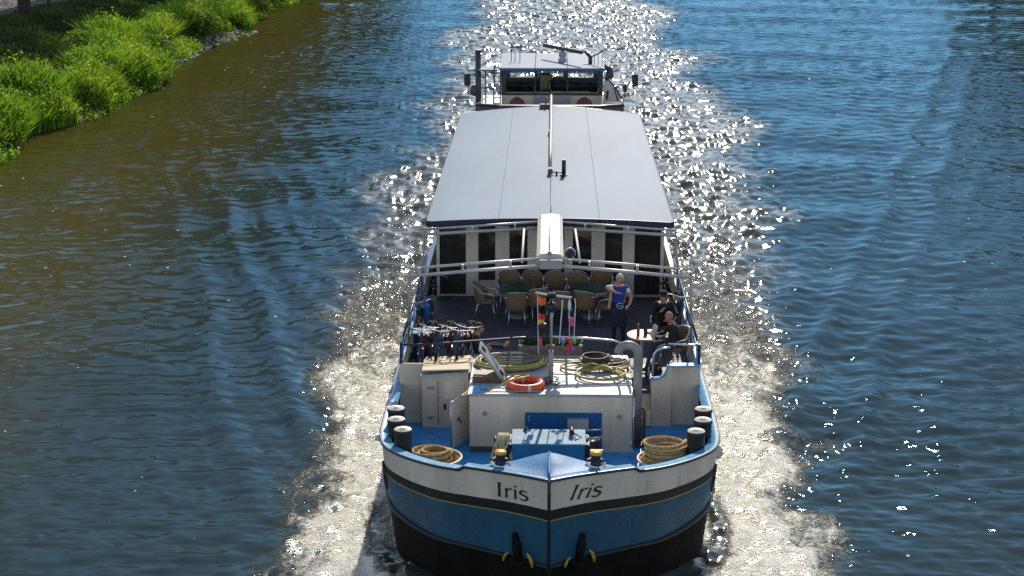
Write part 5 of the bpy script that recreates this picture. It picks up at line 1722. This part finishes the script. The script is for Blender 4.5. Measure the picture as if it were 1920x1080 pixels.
chairs = [  # x, y, heading (0 = sitter looks towards the bow), label
    (-0.95, 41.45, 0.05, "rattan chair against the saloon front, leftmost of the back row"),
    (-0.36, 41.45, 0.30, "rattan chair in the back row, just left of the awning's centre bracket"),
    (0.15, 41.35, 0.0, "rattan chair in the back row directly behind the signal mast"),
    (0.72, 41.35, 0.15, "rattan chair in the back row under the searchlight"),
    (1.28, 41.55, -0.15, "tall rattan chair at the back beyond the green table, by the standing woman's raised arm"),
    (-1.48, 40.45, 1.45, "rattan chair seen from its side at the port end of the seating"),
    (-0.76, 39.85, 3.25, "rattan chair with its back to the bow and splayed legs, left of the bunting"),
    (-0.30, 40.25, 3.6, "rattan chair with its back to the bow, half hidden by the orange bunting"),
    (0.32, 40.0, 3.0, "rattan chair with its back to the bow between the mast and the bauble string"),
    (0.86, 40.0, 2.75, "rattan chair with its back to the bow at the near side of the green table"),
    (1.36, 40.0, -1.4, "rattan chair turned sideways right beside the standing woman"),
]
for i, (x, y, rz, lab) in enumerate(chairs):
    c = ch0 if i == 0 else copy_tree(ch0)
    c.location = (x, y, TZ); c.rotation_euler = (0, 0, rz)
    tag(c, lab, "chair", CG)
def table(x, y, label):
    root = empty("terrace_table", (x, y, TZ))
    tag(root, label, "table", "dark green terrace tables")
    mb = MB(); mb.box((0, 0, 0.73), (0.85, 0.70, 0.03), None, 0.012); mb.build("table_top", M['greentable'], root)
    mb = MB(); mb.cyl((0, 0, 0.03), (0, 0, 0.72), 0.03); mb.build("pedestal", M['galv'], root)
    mb = MB(); mb.lathe((0, 0, 0), [(0.25, 0), (0.24, 0.02), (0.05, 0.04), (0, 0.04)], 18); mb.build("base", M['galv'], root)
table(-0.72, 40.65, "dark green table hidden among the chairs left of the mast")
table(1.02, 40.65, "dark green table among the chairs beside the standing woman")
root = empty("bistro_table", (2.02, 36.52, TZ))
tag(root, "varnished wooden table with one straight end, in the sun beside the seated man", "table")
mb = MB()
poly = [(0.26, -0.40), (0.26, 0.40)] + [(0.02 + 0.40 * math.cos(R(a)) * 0.85, 0.40 * math.sin(R(a))) for a in range(90, 271, 12)]
mb.prism(poly, 0.72, 0.752); mb.build("table_top", M['tabletop'], root)
mb = MB(); mb.cyl((0, 0, 0.02), (0, 0, 0.72), 0.035); mb.build("pedestal", M['galv'], root)
mb = MB(); mb.lathe((0, 0, 0), [(0.24, 0), (0.23, 0.02), (0.05, 0.04), (0, 0.04)], 18); mb.build("base", M['galv'], root)
def bottle(x, y, z, m_, label, h=0.26):
    root = empty("bottle", (x, y, z)); tag(root, label, "bottle")
    mb = MB(); mb.lathe((0, 0, 0), [(0, 0), (0.034, 0.0), (0.036, h * 0.5), (0.03, h * 0.62), (0.014, h * 0.78), (0.013, h)], 14); mb.build("glass", m_, root)
    mb = MB(); mb.lathe((0, 0, h), [(0.015, -0.02), (0.015, 0.012), (0, 0.014)], 10); mb.build("bottle_top", M['flagyellow'], root)
TT = TZ + 0.753
bottle(1.93, 36.40, TT, M['bottle'], "amber bottle on the wooden table")
mb = MB(); mb.lathe((2.09, 36.46, TT), [(0, 0), (0.04, 0), (0.045, 0.15), (0.04, 0.15), (0.036, 0.02), (0, 0.02)], 14)
tag(mb.build("tumbler", M['bottlegreen']), "dark green tumbler in the middle of the wooden table", "tumbler")
mb = MB(); mb.lathe((2.2, 36.62, TT), [(0, 0), (0.05, 0), (0.085, 0.02), (0.08, 0.026), (0, 0.012)], 18)
tag(mb.build("saucer", M['hairgrey']), "small saucer near the straight end of the wooden table", "saucer")
mb = MB(); mb.box((-0.72, 42.28, TZ + 0.42), (0.75, 0.10, 0.5), (-0.12, 0, 0), 0.04)
tag(mb.build("seat_cushion", M['bluecushion']), "blue cushion propped against the saloon front behind the back row", "cushion")

# ------------------------------------------------------------------ bicycles
def make_bike(frame_mat, bag_mat):
    root = empty("bicycle")
    wr_ = 0.34
    for yw in (-0.53, 0.53):
        mb = MB(); pts = [(0, yw + wr_ * math.cos(a), wr_ + wr_ * math.sin(a)) for a in np.linspace(0, 2 * PI, 28, endpoint=False)]
        mb.tube(pts, 0.02, 7, closed=True)
        w = mb.build("wheel", M['rubber'], root)
        mb = MB()
        for k in range(14):
            a = 2 * PI * k / 14
            mb.tube([(0, yw, wr_), (0, yw + 0.32 * math.cos(a), wr_ + 0.32 * math.sin(a))], 0.003, 3, caps=False)
        mb.tube([(0, yw + 0.318 * math.cos(a), wr_ + 0.318 * math.sin(a)) for a in np.linspace(0, 2 * PI, 28, endpoint=False)], 0.009, 5, closed=True)
        mb.cyl((-0.05, yw, wr_), (0.05, yw, wr_), 0.02)
        mb.build("spokes", M['alu'], w)
    mb = MB()
    bb = (0, 0.10, 0.29); st = (0, 0.30, 0.80); hd = (0, -0.36, 0.88); hl = (0, -0.40, 0.74)
    mb.tube([bb, st], 0.016, 7); mb.tube([hl, bb], 0.02, 7); mb.tube([hd, (0, 0.22, 0.6)], 0.016, 7)
    for sx in (-0.05, 0.05):
        mb.tube([(sx * 0.4, 0.12, 0.29), (sx, 0.53, wr_)], 0.010, 6); mb.tube([(sx * 0.3, 0.28, 0.75), (sx, 0.53, wr_)], 0.010, 6)
        mb.tube([hl, (sx, -0.44, 0.66), (sx, -0.53, wr_)], 0.013, 6)
    mb.tube([hl, hd, (0, -0.34, 0.98)], 0.018, 7)
    mb.build("frame", frame_mat, root)
    mb = MB()
    mb.tube([(-0.31, -0.10, 1.02), (-0.30, -0.20, 1.05), (-0.20, -0.33, 1.05), (0, -0.35, 1.02), (0.20, -0.33, 1.05), (0.30, -0.20, 1.05), (0.31, -0.10, 1.02)], 0.013, 7)
    hb = mb.build("handlebar", M['steel'], root)
    for sx in (-1, 1):
        mb = MB(); mb.tube([(sx * 0.31, -0.20, 1.05), (sx * 0.31, -0.08, 1.015)], 0.019, 7); mb.build("grip", M['rubber'], hb)
    mb = MB(); mb.tube([(0, 0.30, 0.80), (0, 0.33, 0.92)], 0.013, 6); mb.build("seat_post", M['alu'], root)
    mb = MB(); mb.box((0, 0.38, 0.95), (0.20, 0.16, 0.05), None, 0.022); mb.box((0, 0.25, 0.95), (0.08, 0.16, 0.04), None, 0.018); mb.build("saddle", M['saddle'], root)
    mb = MB(); mb.cyl((0, -0.44, 0.86), (0, -0.36, 0.86), 0.045, 0.03); mb.build("headlight", M['black'], root)
    for yw in (-0.53, 0.53):
        mb = MB()
        vs = []; fs = []
        for i in range(10):
            a = R(20 + 140 * i / 9) if yw > 0 else R(30 + 120 * i / 9)
            for sx in (-0.028, 0.028): vs.append((sx, yw + 0.375 * math.cos(a), wr_ + 0.375 * math.sin(a)))
        for i in range(9): fs.append((2 * i, 2 * i + 1, 2 * i + 3, 2 * i + 2))
        mb.add(vs, fs, True)
        mb.build("mudguard", M['bikeblack'], root)
    mb = MB()
    for sx in (-1, 1): mb.tube([(sx * 0.06, 0.36, 0.72), (sx * 0.06, 0.82, 0.74)], 0.008, 5)
    for q in (0.4, 0.55, 0.7, 0.82): mb.tube([(-0.06, q, 0.73), (0.06, q, 0.73)], 0.008, 5)
    mb.build("carrier", M['galv'], root)
    if bag_mat:
        mb = MB(); mb.box((0.13, 0.62, 0.55), (0.14, 0.34, 0.34), None, 0.04); mb.build("pannier", bag_mat, root)
        mb = MB(); mb.box((0.0, -0.55, 0.70), (0.10, 0.05, 0.07), None, 0.02); mb.build("front_reflector", M['pannier'], root)
    return root
BG = "bicycles parked on the port side of the terrace"
b1 = make_bike(M['bikeblue'], M['pannier']); b2 = make_bike(M['bikeblack'], None); b3 = make_bike(M['bikeblack'], M['bluebag'])
row = [(b1, -2.78, 36.10, 0.10, "blue bicycle at the outer end of the parked row, beside the port rail"),
       (b2, -2.56, 36.30, 0.05, "black bicycle between the two outermost blue bicycles"),
       (b1, -2.36, 36.05, -0.05, "blue bicycle with a red bag, second in the parked row"),
       (b2, -2.16, 36.30, 0.08, "black bicycle in the middle of the parked row, leaning slightly"),
       (b1, -1.96, 36.08, 0.0, "blue bicycle with a red bag nearest the plywood boards' inner end"),
       (b2, -1.78, 36.35, -0.12, "black bicycle at the inner end of the parked row, near the crouching person")]
used = set()
for (src, x, y, rz, lab) in row:
    c = src if src not in used else copy_tree(src)
    used.add(src)
    c.location = (x, y, TZ); c.rotation_euler = (0.0, R(5), rz)
    tag(c, lab, "bicycle", BG)
for i, (src, x, y, rz, lab, g) in enumerate([
    (b3, -2.84, 38.35, 0.03, "black bicycle with a blue bag leaning along the port rail, nearer the bow", "bicycles leaning along the rails"),
    (b3, -2.80, 40.2, 3.17, "black bicycle with a blue bag leaning along the port rail by the saloon", "bicycles leaning along the rails"),
    (b3, 2.90, 39.0, 0.0, "black bicycle with a blue bag leaning on the starboard rail behind the people", "bicycles leaning along the rails"),
    (b2, 2.84, 40.6, 3.1, "black bicycle without bags leaning on the starboard rail by the saloon", "bicycles leaning along the rails")]):
    c = src if src not in used else copy_tree(src)
    used.add(src)
    c.location = (x, y, TZ); c.rotation_euler = (0, R(-6 if x < 0 else 6), rz)
    tag(c, lab, "bicycle", g)
mb = MB(); mb.box((-2.75, 37.35, TZ + 0.28), (0.42, 0.5, 0.55), None, 0.02)
bxo = mb.build("storage_box", M['bluecushion']); tag(bxo, "dark blue storage box by the port rail, behind the parked bicycles", "box")
mb = MB(); mb.box((-2.75, 37.35, TZ + 0.57), (0.46, 0.54, 0.03), None, 0.008); mb.build("lid", M['cap'], bxo)
mb = MB(); mb.box((2.22, 35.55, TZ + 0.20), (0.34, 0.26, 0.40), (0.1, 0, 0.3), 0.09)
bagm = mb.build("rucksack", M['blackcloth']); tag(bagm, "black rucksack on the floor in front of the seated man", "rucksack")
mb = MB(); mb.tube([(2.12, 35.42, TZ + 0.35), (2.10, 35.36, TZ + 0.2), (2.13, 35.40, TZ + 0.06)], 0.018, 6); mb.build("strap", M['galv'], bagm)
c = copy_tree(ch0); c.location = (2.74, 36.55, TZ); c.rotation_euler = (0, 0, -0.95)
tag(c, "rattan chair the man reading the paper sits on", "chair", CG)
c = copy_tree(ch0); c.location = (2.60, 38.3, TZ); c.rotation_euler = (0, 0, -0.2)
tag(c, "rattan chair under the person in the dark jacket at the starboard rail", "chair", CG)

# ------------------------------------------------------------------ people
def seg_d(p, a, b_):
    ab = b_ - a
    t_ = max(0, min(1, (p - a).dot(ab) / max(1e-9, ab.length_squared)))
    return (p - (a + ab * t_)).length

def person(base, J, look, mats, zones, label, hair_mat, hair_len=0.5, bald=False, scale=1.0, hand_curl=0.5):
    """J: joint name -> local position; zones: bone -> material slot; look: direction of the face (x, y, z)"""
    root = empty("person", base)
    tag(root, label, "person")
    names = list(J)
    rad = dict(pelvis=(.155, .115), waist=(.135, .10), chest=(.165, .115), neckb=(.085, .075), neck=(.052, .052), skull=(.05, .05),
               shoL=(.068, .068), elbL=(.044, .044), wriL=(.030, .027), palL=(.042, .018), shoR=(.068, .068), elbR=(.044, .044), wriR=(.030, .027), palR=(.042, .018),
               hipL=(.098, .098), kneL=(.060, .060), ankL=(.040, .040), toeL=(.042, .028), hipR=(.098, .098), kneR=(.060, .060), ankR=(.040, .040), toeR=(.042, .028))
    bones = [("pelvis", "waist"), ("waist", "chest"), ("chest", "neckb"), ("neckb", "neck"), ("neck", "skull"),
             ("chest", "shoL"), ("shoL", "elbL"), ("elbL", "wriL"), ("wriL", "palL"), ("chest", "shoR"), ("shoR", "elbR"), ("elbR", "wriR"), ("wriR", "palR"),
             ("pelvis", "hipL"), ("hipL", "kneL"), ("kneL", "ankL"), ("ankL", "toeL"), ("pelvis", "hipR"), ("hipR", "kneR"), ("kneR", "ankR"), ("ankR", "toeR")]
    idx = {n: i for i, n in enumerate(names)}
    me_ = bpy.data.meshes.new("tmp")
    me_.from_pydata([J[n] for n in names], [(idx[a], idx[b_]) for a, b_ in bones], [])
    tmp = bpy.data.objects.new("tmp", me_)
    COL.objects.link(tmp)
    md = tmp.modifiers.new("skin", 'SKIN'); md.use_smooth_shade = True
    for n in names:
        sv = me_.skin_vertices[0].data[idx[n]]
        sv.radius = tuple(r * scale for r in rad[n])
        sv.use_root = (n == "pelvis")
    ss = tmp.modifiers.new("sub", 'SUBSURF'); ss.levels = 2; ss.render_levels = 2
    bpy.context.view_layer.update()
    ev = tmp.evaluated_get(bpy.context.evaluated_depsgraph_get())
    em = ev.to_mesh()
    mb = MB()
    V = [v.co.copy() for v in em.vertices]
    Fs = [tuple(p.vertices) for p in em.polygons]
    ev.to_mesh_clear()
    bpy.data.objects.remove(tmp)
    mb.add(V, Fs, True)
    JV = {n: Vector(J[n]) for n in names}
    for fi, f in enumerate(mb.f):
        c = Vector((0, 0, 0))
        for i in f: c += Vector(mb.v[i])
        c /= len(f)
        best = min(bones, key=lambda bn: seg_d(c, JV[bn[0]], JV[bn[1]]))
        mb.mi[fi] = zones(best, c)
    # head, a shaped ovoid with brow, nose, mouth, chin, eyes and ears, part of the same mesh
    hc_ = JV["skull"]
    fwd = Vector(look).normalized()
    upv = (JV["skull"] - JV["neck"]).normalized()
    rt = fwd.cross(upv).normalized(); upv = rt.cross(fwd).normalized()
    def hp(x, y, z): return hc_ + rt * x * scale + fwd * y * scale + upv * z * scale
    n_, m__ = 20, 16
    vs = []; fs = []
    for i in range(m__ + 1):
        t_ = PI * i / m__
        for j in range(n_):
            a = 2 * PI * j / n_
            x = 0.076 * math.sin(t_) * math.cos(a); y = 0.097 * math.sin(t_) * math.sin(a); z = 0.118 * math.cos(t_)
            if z < -0.02: 
                q = (-0.02 - z) / 0.1; x *= 1 - 0.30 * q; y = y * (1 - 0.18 * q) + 0.018 * q
            if y > 0:
                nose = math.exp(-((z + 0.018) / 0.022) ** 2 - (x / 0.016) ** 2); y += 0.026 * nose
                eye = math.exp(-((z - 0.012) / 0.016) ** 2 - ((abs(x) - 0.032) / 0.018) ** 2); y -= 0.010 * eye
                mouth = math.exp(-((z + 0.060) / 0.007) ** 2 - (x / 0.026) ** 2); y -= 0.006 * mouth
                chin = math.exp(-((z + 0.095) / 0.02) ** 2 - (x / 0.03) ** 2); y += 0.010 * chin
            vs.append(hp(x, y, z))
    for i in range(m__):
        for j in range(n_): fs.append((i * n_ + j, i * n_ + (j + 1) % n_, (i + 1) * n_ + (j + 1) % n_, (i + 1) * n_ + j))
    mb.cur = 0; mb.add(vs, fs, True)
    for sx in (-1, 1):
        o = len(mb.v); mb.sphere((0, 0, 0), (0.012, 0.024, 0.034), 8, 6)
        for k in range(o, len(mb.v)):
            q = mb.v[k]; mb.v[k] = tuple(hp(q[0] + sx * 0.078, q[1] - 0.005, q[2] - 0.008))
        mb.cur = len(mats) - 1
        o = len(mb.v); mb.sphere((0, 0, 0), (0.010, 0.006, 0.006), 8, 6)
        for k in range(o, len(mb.v)):
            q = mb.v[k]; mb.v[k] = tuple(hp(q[0] + sx * 0.031, q[1] + 0.083, q[2] + 0.012))
        mb.cur = 0
    # hands: four fingers of unequal length and a thumb from the side of the palm
    for S in ("L", "R"):
        w_, p_ = JV["wri" + S], JV["pal" + S]
        d = (p_ - w_).normalized()
        sdv = d.cross(Vector((0, 0, 1)))
        if sdv.length < 0.2: sdv = d.cross(Vector((0, 1, 0)))
        sdv.normalize(); nrm = sdv.cross(d).normalized()
        for k, ln in enumerate((0.062, 0.072, 0.068, 0.052)):
            b0 = p_ + sdv * (0.027 - 0.018 * k) * scale
            cu = hand_curl
            p1 = b0 + (d * 0.5 - nrm * 0.15 * cu) * ln; p2 = b0 + (d * 0.85 - nrm * 0.6 * cu) * ln
            mb.tube([b0 - d * 0.02, b0, p1, p2], [0.009, 0.009, 0.008, 0.006], 6)
        tb = w_ + d * 0.03 + sdv * 0.03
        mb.tube([tb - sdv * 0.012, tb + sdv * 0.02 + d * 0.015, tb + sdv * 0.03 + d * 0.045 - nrm * 0.015], [0.011, 0.010, 0.007], 6)
    mb.build("body", mats, root)
    if not bald:
        hm = MB(); vs = []; fs = []
        for i in range(9):
            t_ = PI * 0.62 * i / 8
            for j in range(n_):
                a = 2 * PI * j / n_
                front = max(0, math.sin(a))
                tt = min(t_, PI * (0.62 - 0.34 * front ** 1.3) ) if True else t_
                k_ = 1.0 + 0.03 * math.sin(7 * a + 3 * t_)
                vs.append(hp(0.086 * k_ * math.sin(tt) * math.cos(a), 0.105 * k_ * math.sin(tt) * math.sin(a) - 0.008, 0.126 * math.cos(tt) + 0.002))
        for i in range(8):
            for j in range(n_): fs.append((i * n_ + j, i * n_ + (j + 1) % n_, (i + 1) * n_ + (j + 1) % n_, (i + 1) * n_ + j))
        hm.add(vs, fs, True)
        hm.build("hair", hair_mat, root)
    return root

# the woman standing by the chairs, one arm across her chest, the other hand at her hip
J = dict(pelvis=(0, 0.02, 0.93), waist=(0, 0.02, 1.08), chest=(0, 0.02, 1.26), neckb=(0, 0.01, 1.40), neck=(0, -0.005, 1.46), skull=(0.01, -0.02, 1.565),
         shoR=(-0.17, 0.0, 1.36), elbR=(-0.30, -0.14, 1.40), wriR=(-0.07, -0.24, 1.30), palR=(0.02, -0.21, 1.29),
         shoL=(0.17, 0.01, 1.35), elbL=(0.28, 0.06, 1.10), wriL=(0.22, -0.14, 0.98), palL=(0.18, -0.20, 0.95),
         hipR=(-0.09, 0.02, 0.88), kneR=(-0.10, -0.01, 0.48), ankR=(-0.11, 0.03, 0.08), toeR=(-0.13, -0.11, 0.03),
         hipL=(0.09, 0.02, 0.88), kneL=(0.10, -0.01, 0.48), ankL=(0.11, 0.03, 0.08), toeL=(0.13, -0.11, 0.03))
def zw(bn, c):
    s = set(bn)
    if s & {"skull", "neck"}: return 0
    if bn[0].startswith("toe") or bn[1].startswith("toe"): return 3
    if bn[0][:3] in ("hip", "kne") or bn[0] == "pelvis" and (bn[1].startswith("hip") or c.z < 0.98): return 2
    if bn[0][:3] == "sho": return 4 if (Vector(c) - Vector(J["sho" + bn[0][-1]])).length < 0.11 else 0
    if bn[0][:3] in ("elb", "wri"): return 0
    return 1
wmn = person((1.58, 38.2, TZ), J, (-0.05, -1, -0.05), [M['skin'], M['bluetop'], M['navycloth'], M['shoe'], M['whitecloth'], M['black']], zw, "silver haired woman in a cobalt blue top standing with one arm across her chest", M['hairwhite'])
mb = MB()
vs = []; fs = []
for i in range(7):
    z = 1.02 - 0.55 * i / 6
    w = 0.155 + 0.03 * i / 6
    for j in range(9):
        a = R(-100 + 200 * j / 8)
        vs.append((w * 1.08 * math.sin(a), 0.02 - (0.125 + 0.015 * i / 6) * math.cos(a), z))
for i in range(6):
    for j in range(8): fs.append((i * 9 + j, i * 9 + j + 1, (i + 1) * 9 + j + 1, (i + 1) * 9 + j))
mb.add(vs, fs, True)
ap = mb.build("apron", M['navycloth'], wmn)
mb = MB()
def apt(u, v): 
    a = R(u); return (0.17 * 1.1 * math.sin(a), 0.02 - 0.142 * math.cos(a), v)
mb.tube([apt(10 + 24 * math.cos(q), 0.965 + 0.065 * math.sin(q)) for q in np.linspace(0.5, 6.0, 20)], 0.008, 5)
mb.tube([apt(2 + 3.4 * i, 0.955 + 0.02 * math.sin(i * 1.9)) for i in range(9)], 0.007, 5)
mb.build("apron_emblem", M['whitecloth'], ap)
mb = MB(); mb.box((-0.20, -0.02, 1.08), (0.05, 0.09, 0.42), (0.05, 0.12, 0), 0.02); mb.build("towel", M['tabletop'], wmn)

# the man reading a paper by the wooden table
J = dict(pelvis=(0, 0, 0.53), waist=(-0.02, -0.01, 0.68), chest=(-0.06, -0.03, 0.88), neckb=(-0.09, -0.05, 1.01), neck=(-0.115, -0.06, 1.065), skull=(-0.15, -0.08, 1.16),
         shoR=(-0.06, 0.15, 0.96), elbR=(-0.22, 0.17, 0.74), wriR=(-0.38, -0.02, 0.76), palR=(-0.44, -0.08, 0.77),
         shoL=(-0.05, -0.20, 0.96), elbL=(-0.10, -0.33, 0.72), wriL=(-0.32, -0.28, 0.75), palL=(-0.39, -0.25, 0.77),
         hipR=(-0.06, 0.09, 0.52), kneR=(-0.48, -0.05, 0.56), ankR=(-0.62, -0.30, 0.10), toeR=(-0.74, -0.40, 0.04),
         hipL=(-0.03, -0.10, 0.52), kneL=(-0.40, -0.38, 0.54), ankL=(-0.48, -0.66, 0.10), toeL=(-0.56, -0.78, 0.04))
def zm(bn, c):
    s = set(bn)
    if s & {"skull"} or bn == ("neckb", "neck"): return 0
    if bn[1].startswith("toe"): return 3
    if bn[0][:3] in ("hip", "kne") or bn[1][:3] == "hip": return 2
    if bn[0][:3] == "wri": return 0
    return 1
man = person((2.74, 36.55, TZ), J, (-0.85, -0.55, -0.30), [M['skindark'], M['blackcloth'], M['jeans'], M['shoe'], M['black']], zm, "balding man in a black jacket seated by the starboard rail reading a paper", M['hairgrey'], bald=True)
mb = MB()
vs = []
for i in range(5):
    for j in range(4):
        vs.append((2.74 - 0.52 + 0.045 * math.sin(i * 1.4) + 0.03 * j, 36.55 - 0.38 + 0.095 * i, TZ + 0.70 + 0.10 * j + 0.02 * math.sin(i * 2.0 + j)))
fs = [(i * 4 + j, i * 4 + j + 1, i * 4 + j + 5, i * 4 + j + 4) for i in range(4) for j in range(3)]
k0 = len(vs); vs += [(x - 0.006, y, z - 0.002) for x, y, z in vs]; fs += [tuple(reversed([q + k0 for q in f])) for f in fs]
mb = MB(); mb.add(vs, fs, True)
tag(mb.build("newspaper", M['paper']), "crumpled pale newspaper held by the seated man", "newspaper")

# the person in the dark jacket further aft along the rail
J = dict(pelvis=(0, 0, 0.54), waist=(-0.01, -0.05, 0.70), chest=(-0.02, -0.12, 0.90), neckb=(-0.03, -0.17, 1.03), neck=(-0.035, -0.20, 1.085), skull=(-0.04, -0.24, 1.18),
         shoR=(-0.20, -0.10, 0.98), elbR=(-0.27, -0.26, 0.76), wriR=(-0.10, -0.42, 0.88), palR=(-0.05, -0.42, 0.95),
         shoL=(0.17, -0.12, 0.98), elbL=(0.24, -0.28, 0.76), wriL=(0.08, -0.46, 0.70), palL=(0.02, -0.48, 0.70),
         hipR=(-0.09, 0.0, 0.53), kneR=(-0.16, -0.46, 0.55), ankR=(-0.20, -0.50, 0.10), toeR=(-0.22, -0.64, 0.04),
         hipL=(0.09, 0.0, 0.53), kneL=(0.12, -0.46, 0.54), ankL=(0.14, -0.52, 0.10), toeL=(0.15, -0.66, 0.04))
prs = person((2.60, 38.3, TZ), J, (-0.25, -1, -0.45), [M['skin'], M['blackcloth'], M['blackcloth'], M['shoe'], M['black']], zm, "person in a dark jacket and cap seated leaning forward at the starboard rail", M['hairbrown'])
mb = MB()
hc_ = Vector(J["skull"]) + Vector((0, 0, 0.06))
mb.lathe(tuple(hc_), [(0.095, 0.0), (0.10, 0.02), (0.085, 0.07), (0.04, 0.095), (0, 0.10)], 16)
mb.box((hc_.x - 0.02, hc_.y - 0.12, hc_.z + 0.005), (0.15, 0.12, 0.015), (0.25, 0, 0.2), 0.005)
mb.build("cap", M['blackcloth'], prs)

# the person sitting low behind the hatch, legs stretched out
J = dict(pelvis=(0, 0, 0.28), waist=(-0.03, 0, 0.42), chest=(-0.04, 0, 0.62), neckb=(-0.02, 0, 0.75), neck=(0.0, 0, 0.80), skull=(0.03, 0, 0.895),
         shoR=(-0.04, -0.18, 0.70), elbR=(0.02, -0.25, 0.46), wriR=(0.20, -0.16, 0.46), palR=(0.27, -0.13, 0.48),
         shoL=(-0.04, 0.18, 0.70), elbL=(0.02, 0.25, 0.46), wriL=(0.20, 0.14, 0.46), palL=(0.27, 0.10, 0.48),
         hipR=(0.03, -0.09, 0.27), kneR=(0.30, -0.10, 0.52), ankR=(0.58, -0.10, 0.50), toeR=(0.64, -0.10, 0.62),
         hipL=(0.03, 0.09, 0.27), kneL=(0.32, 0.09, 0.50), ankL=(0.62, 0.09, 0.46), toeL=(0.68, 0.09, 0.58))
def zl(bn, c):
    if bn[1].startswith("toe"): return 0
    return zm(bn, c)
lp = person((-1.52, 36.45, TZ), J, (1.0, -0.10, -0.15), [M['skin'], M['blackcloth'], M['navycloth'], M['shoe'], M['black']], zl, "dark haired person in profile sitting low behind the open hatch lid", M['hairbrown'])
mb = MB(); mb.box((-1.52, 36.45, TZ + 0.09), (0.4, 0.4, 0.17), None, 0.03)
tag(mb.build("step_stool", M['greyplate']), "low grey stool under the person behind the hatch", "stool")
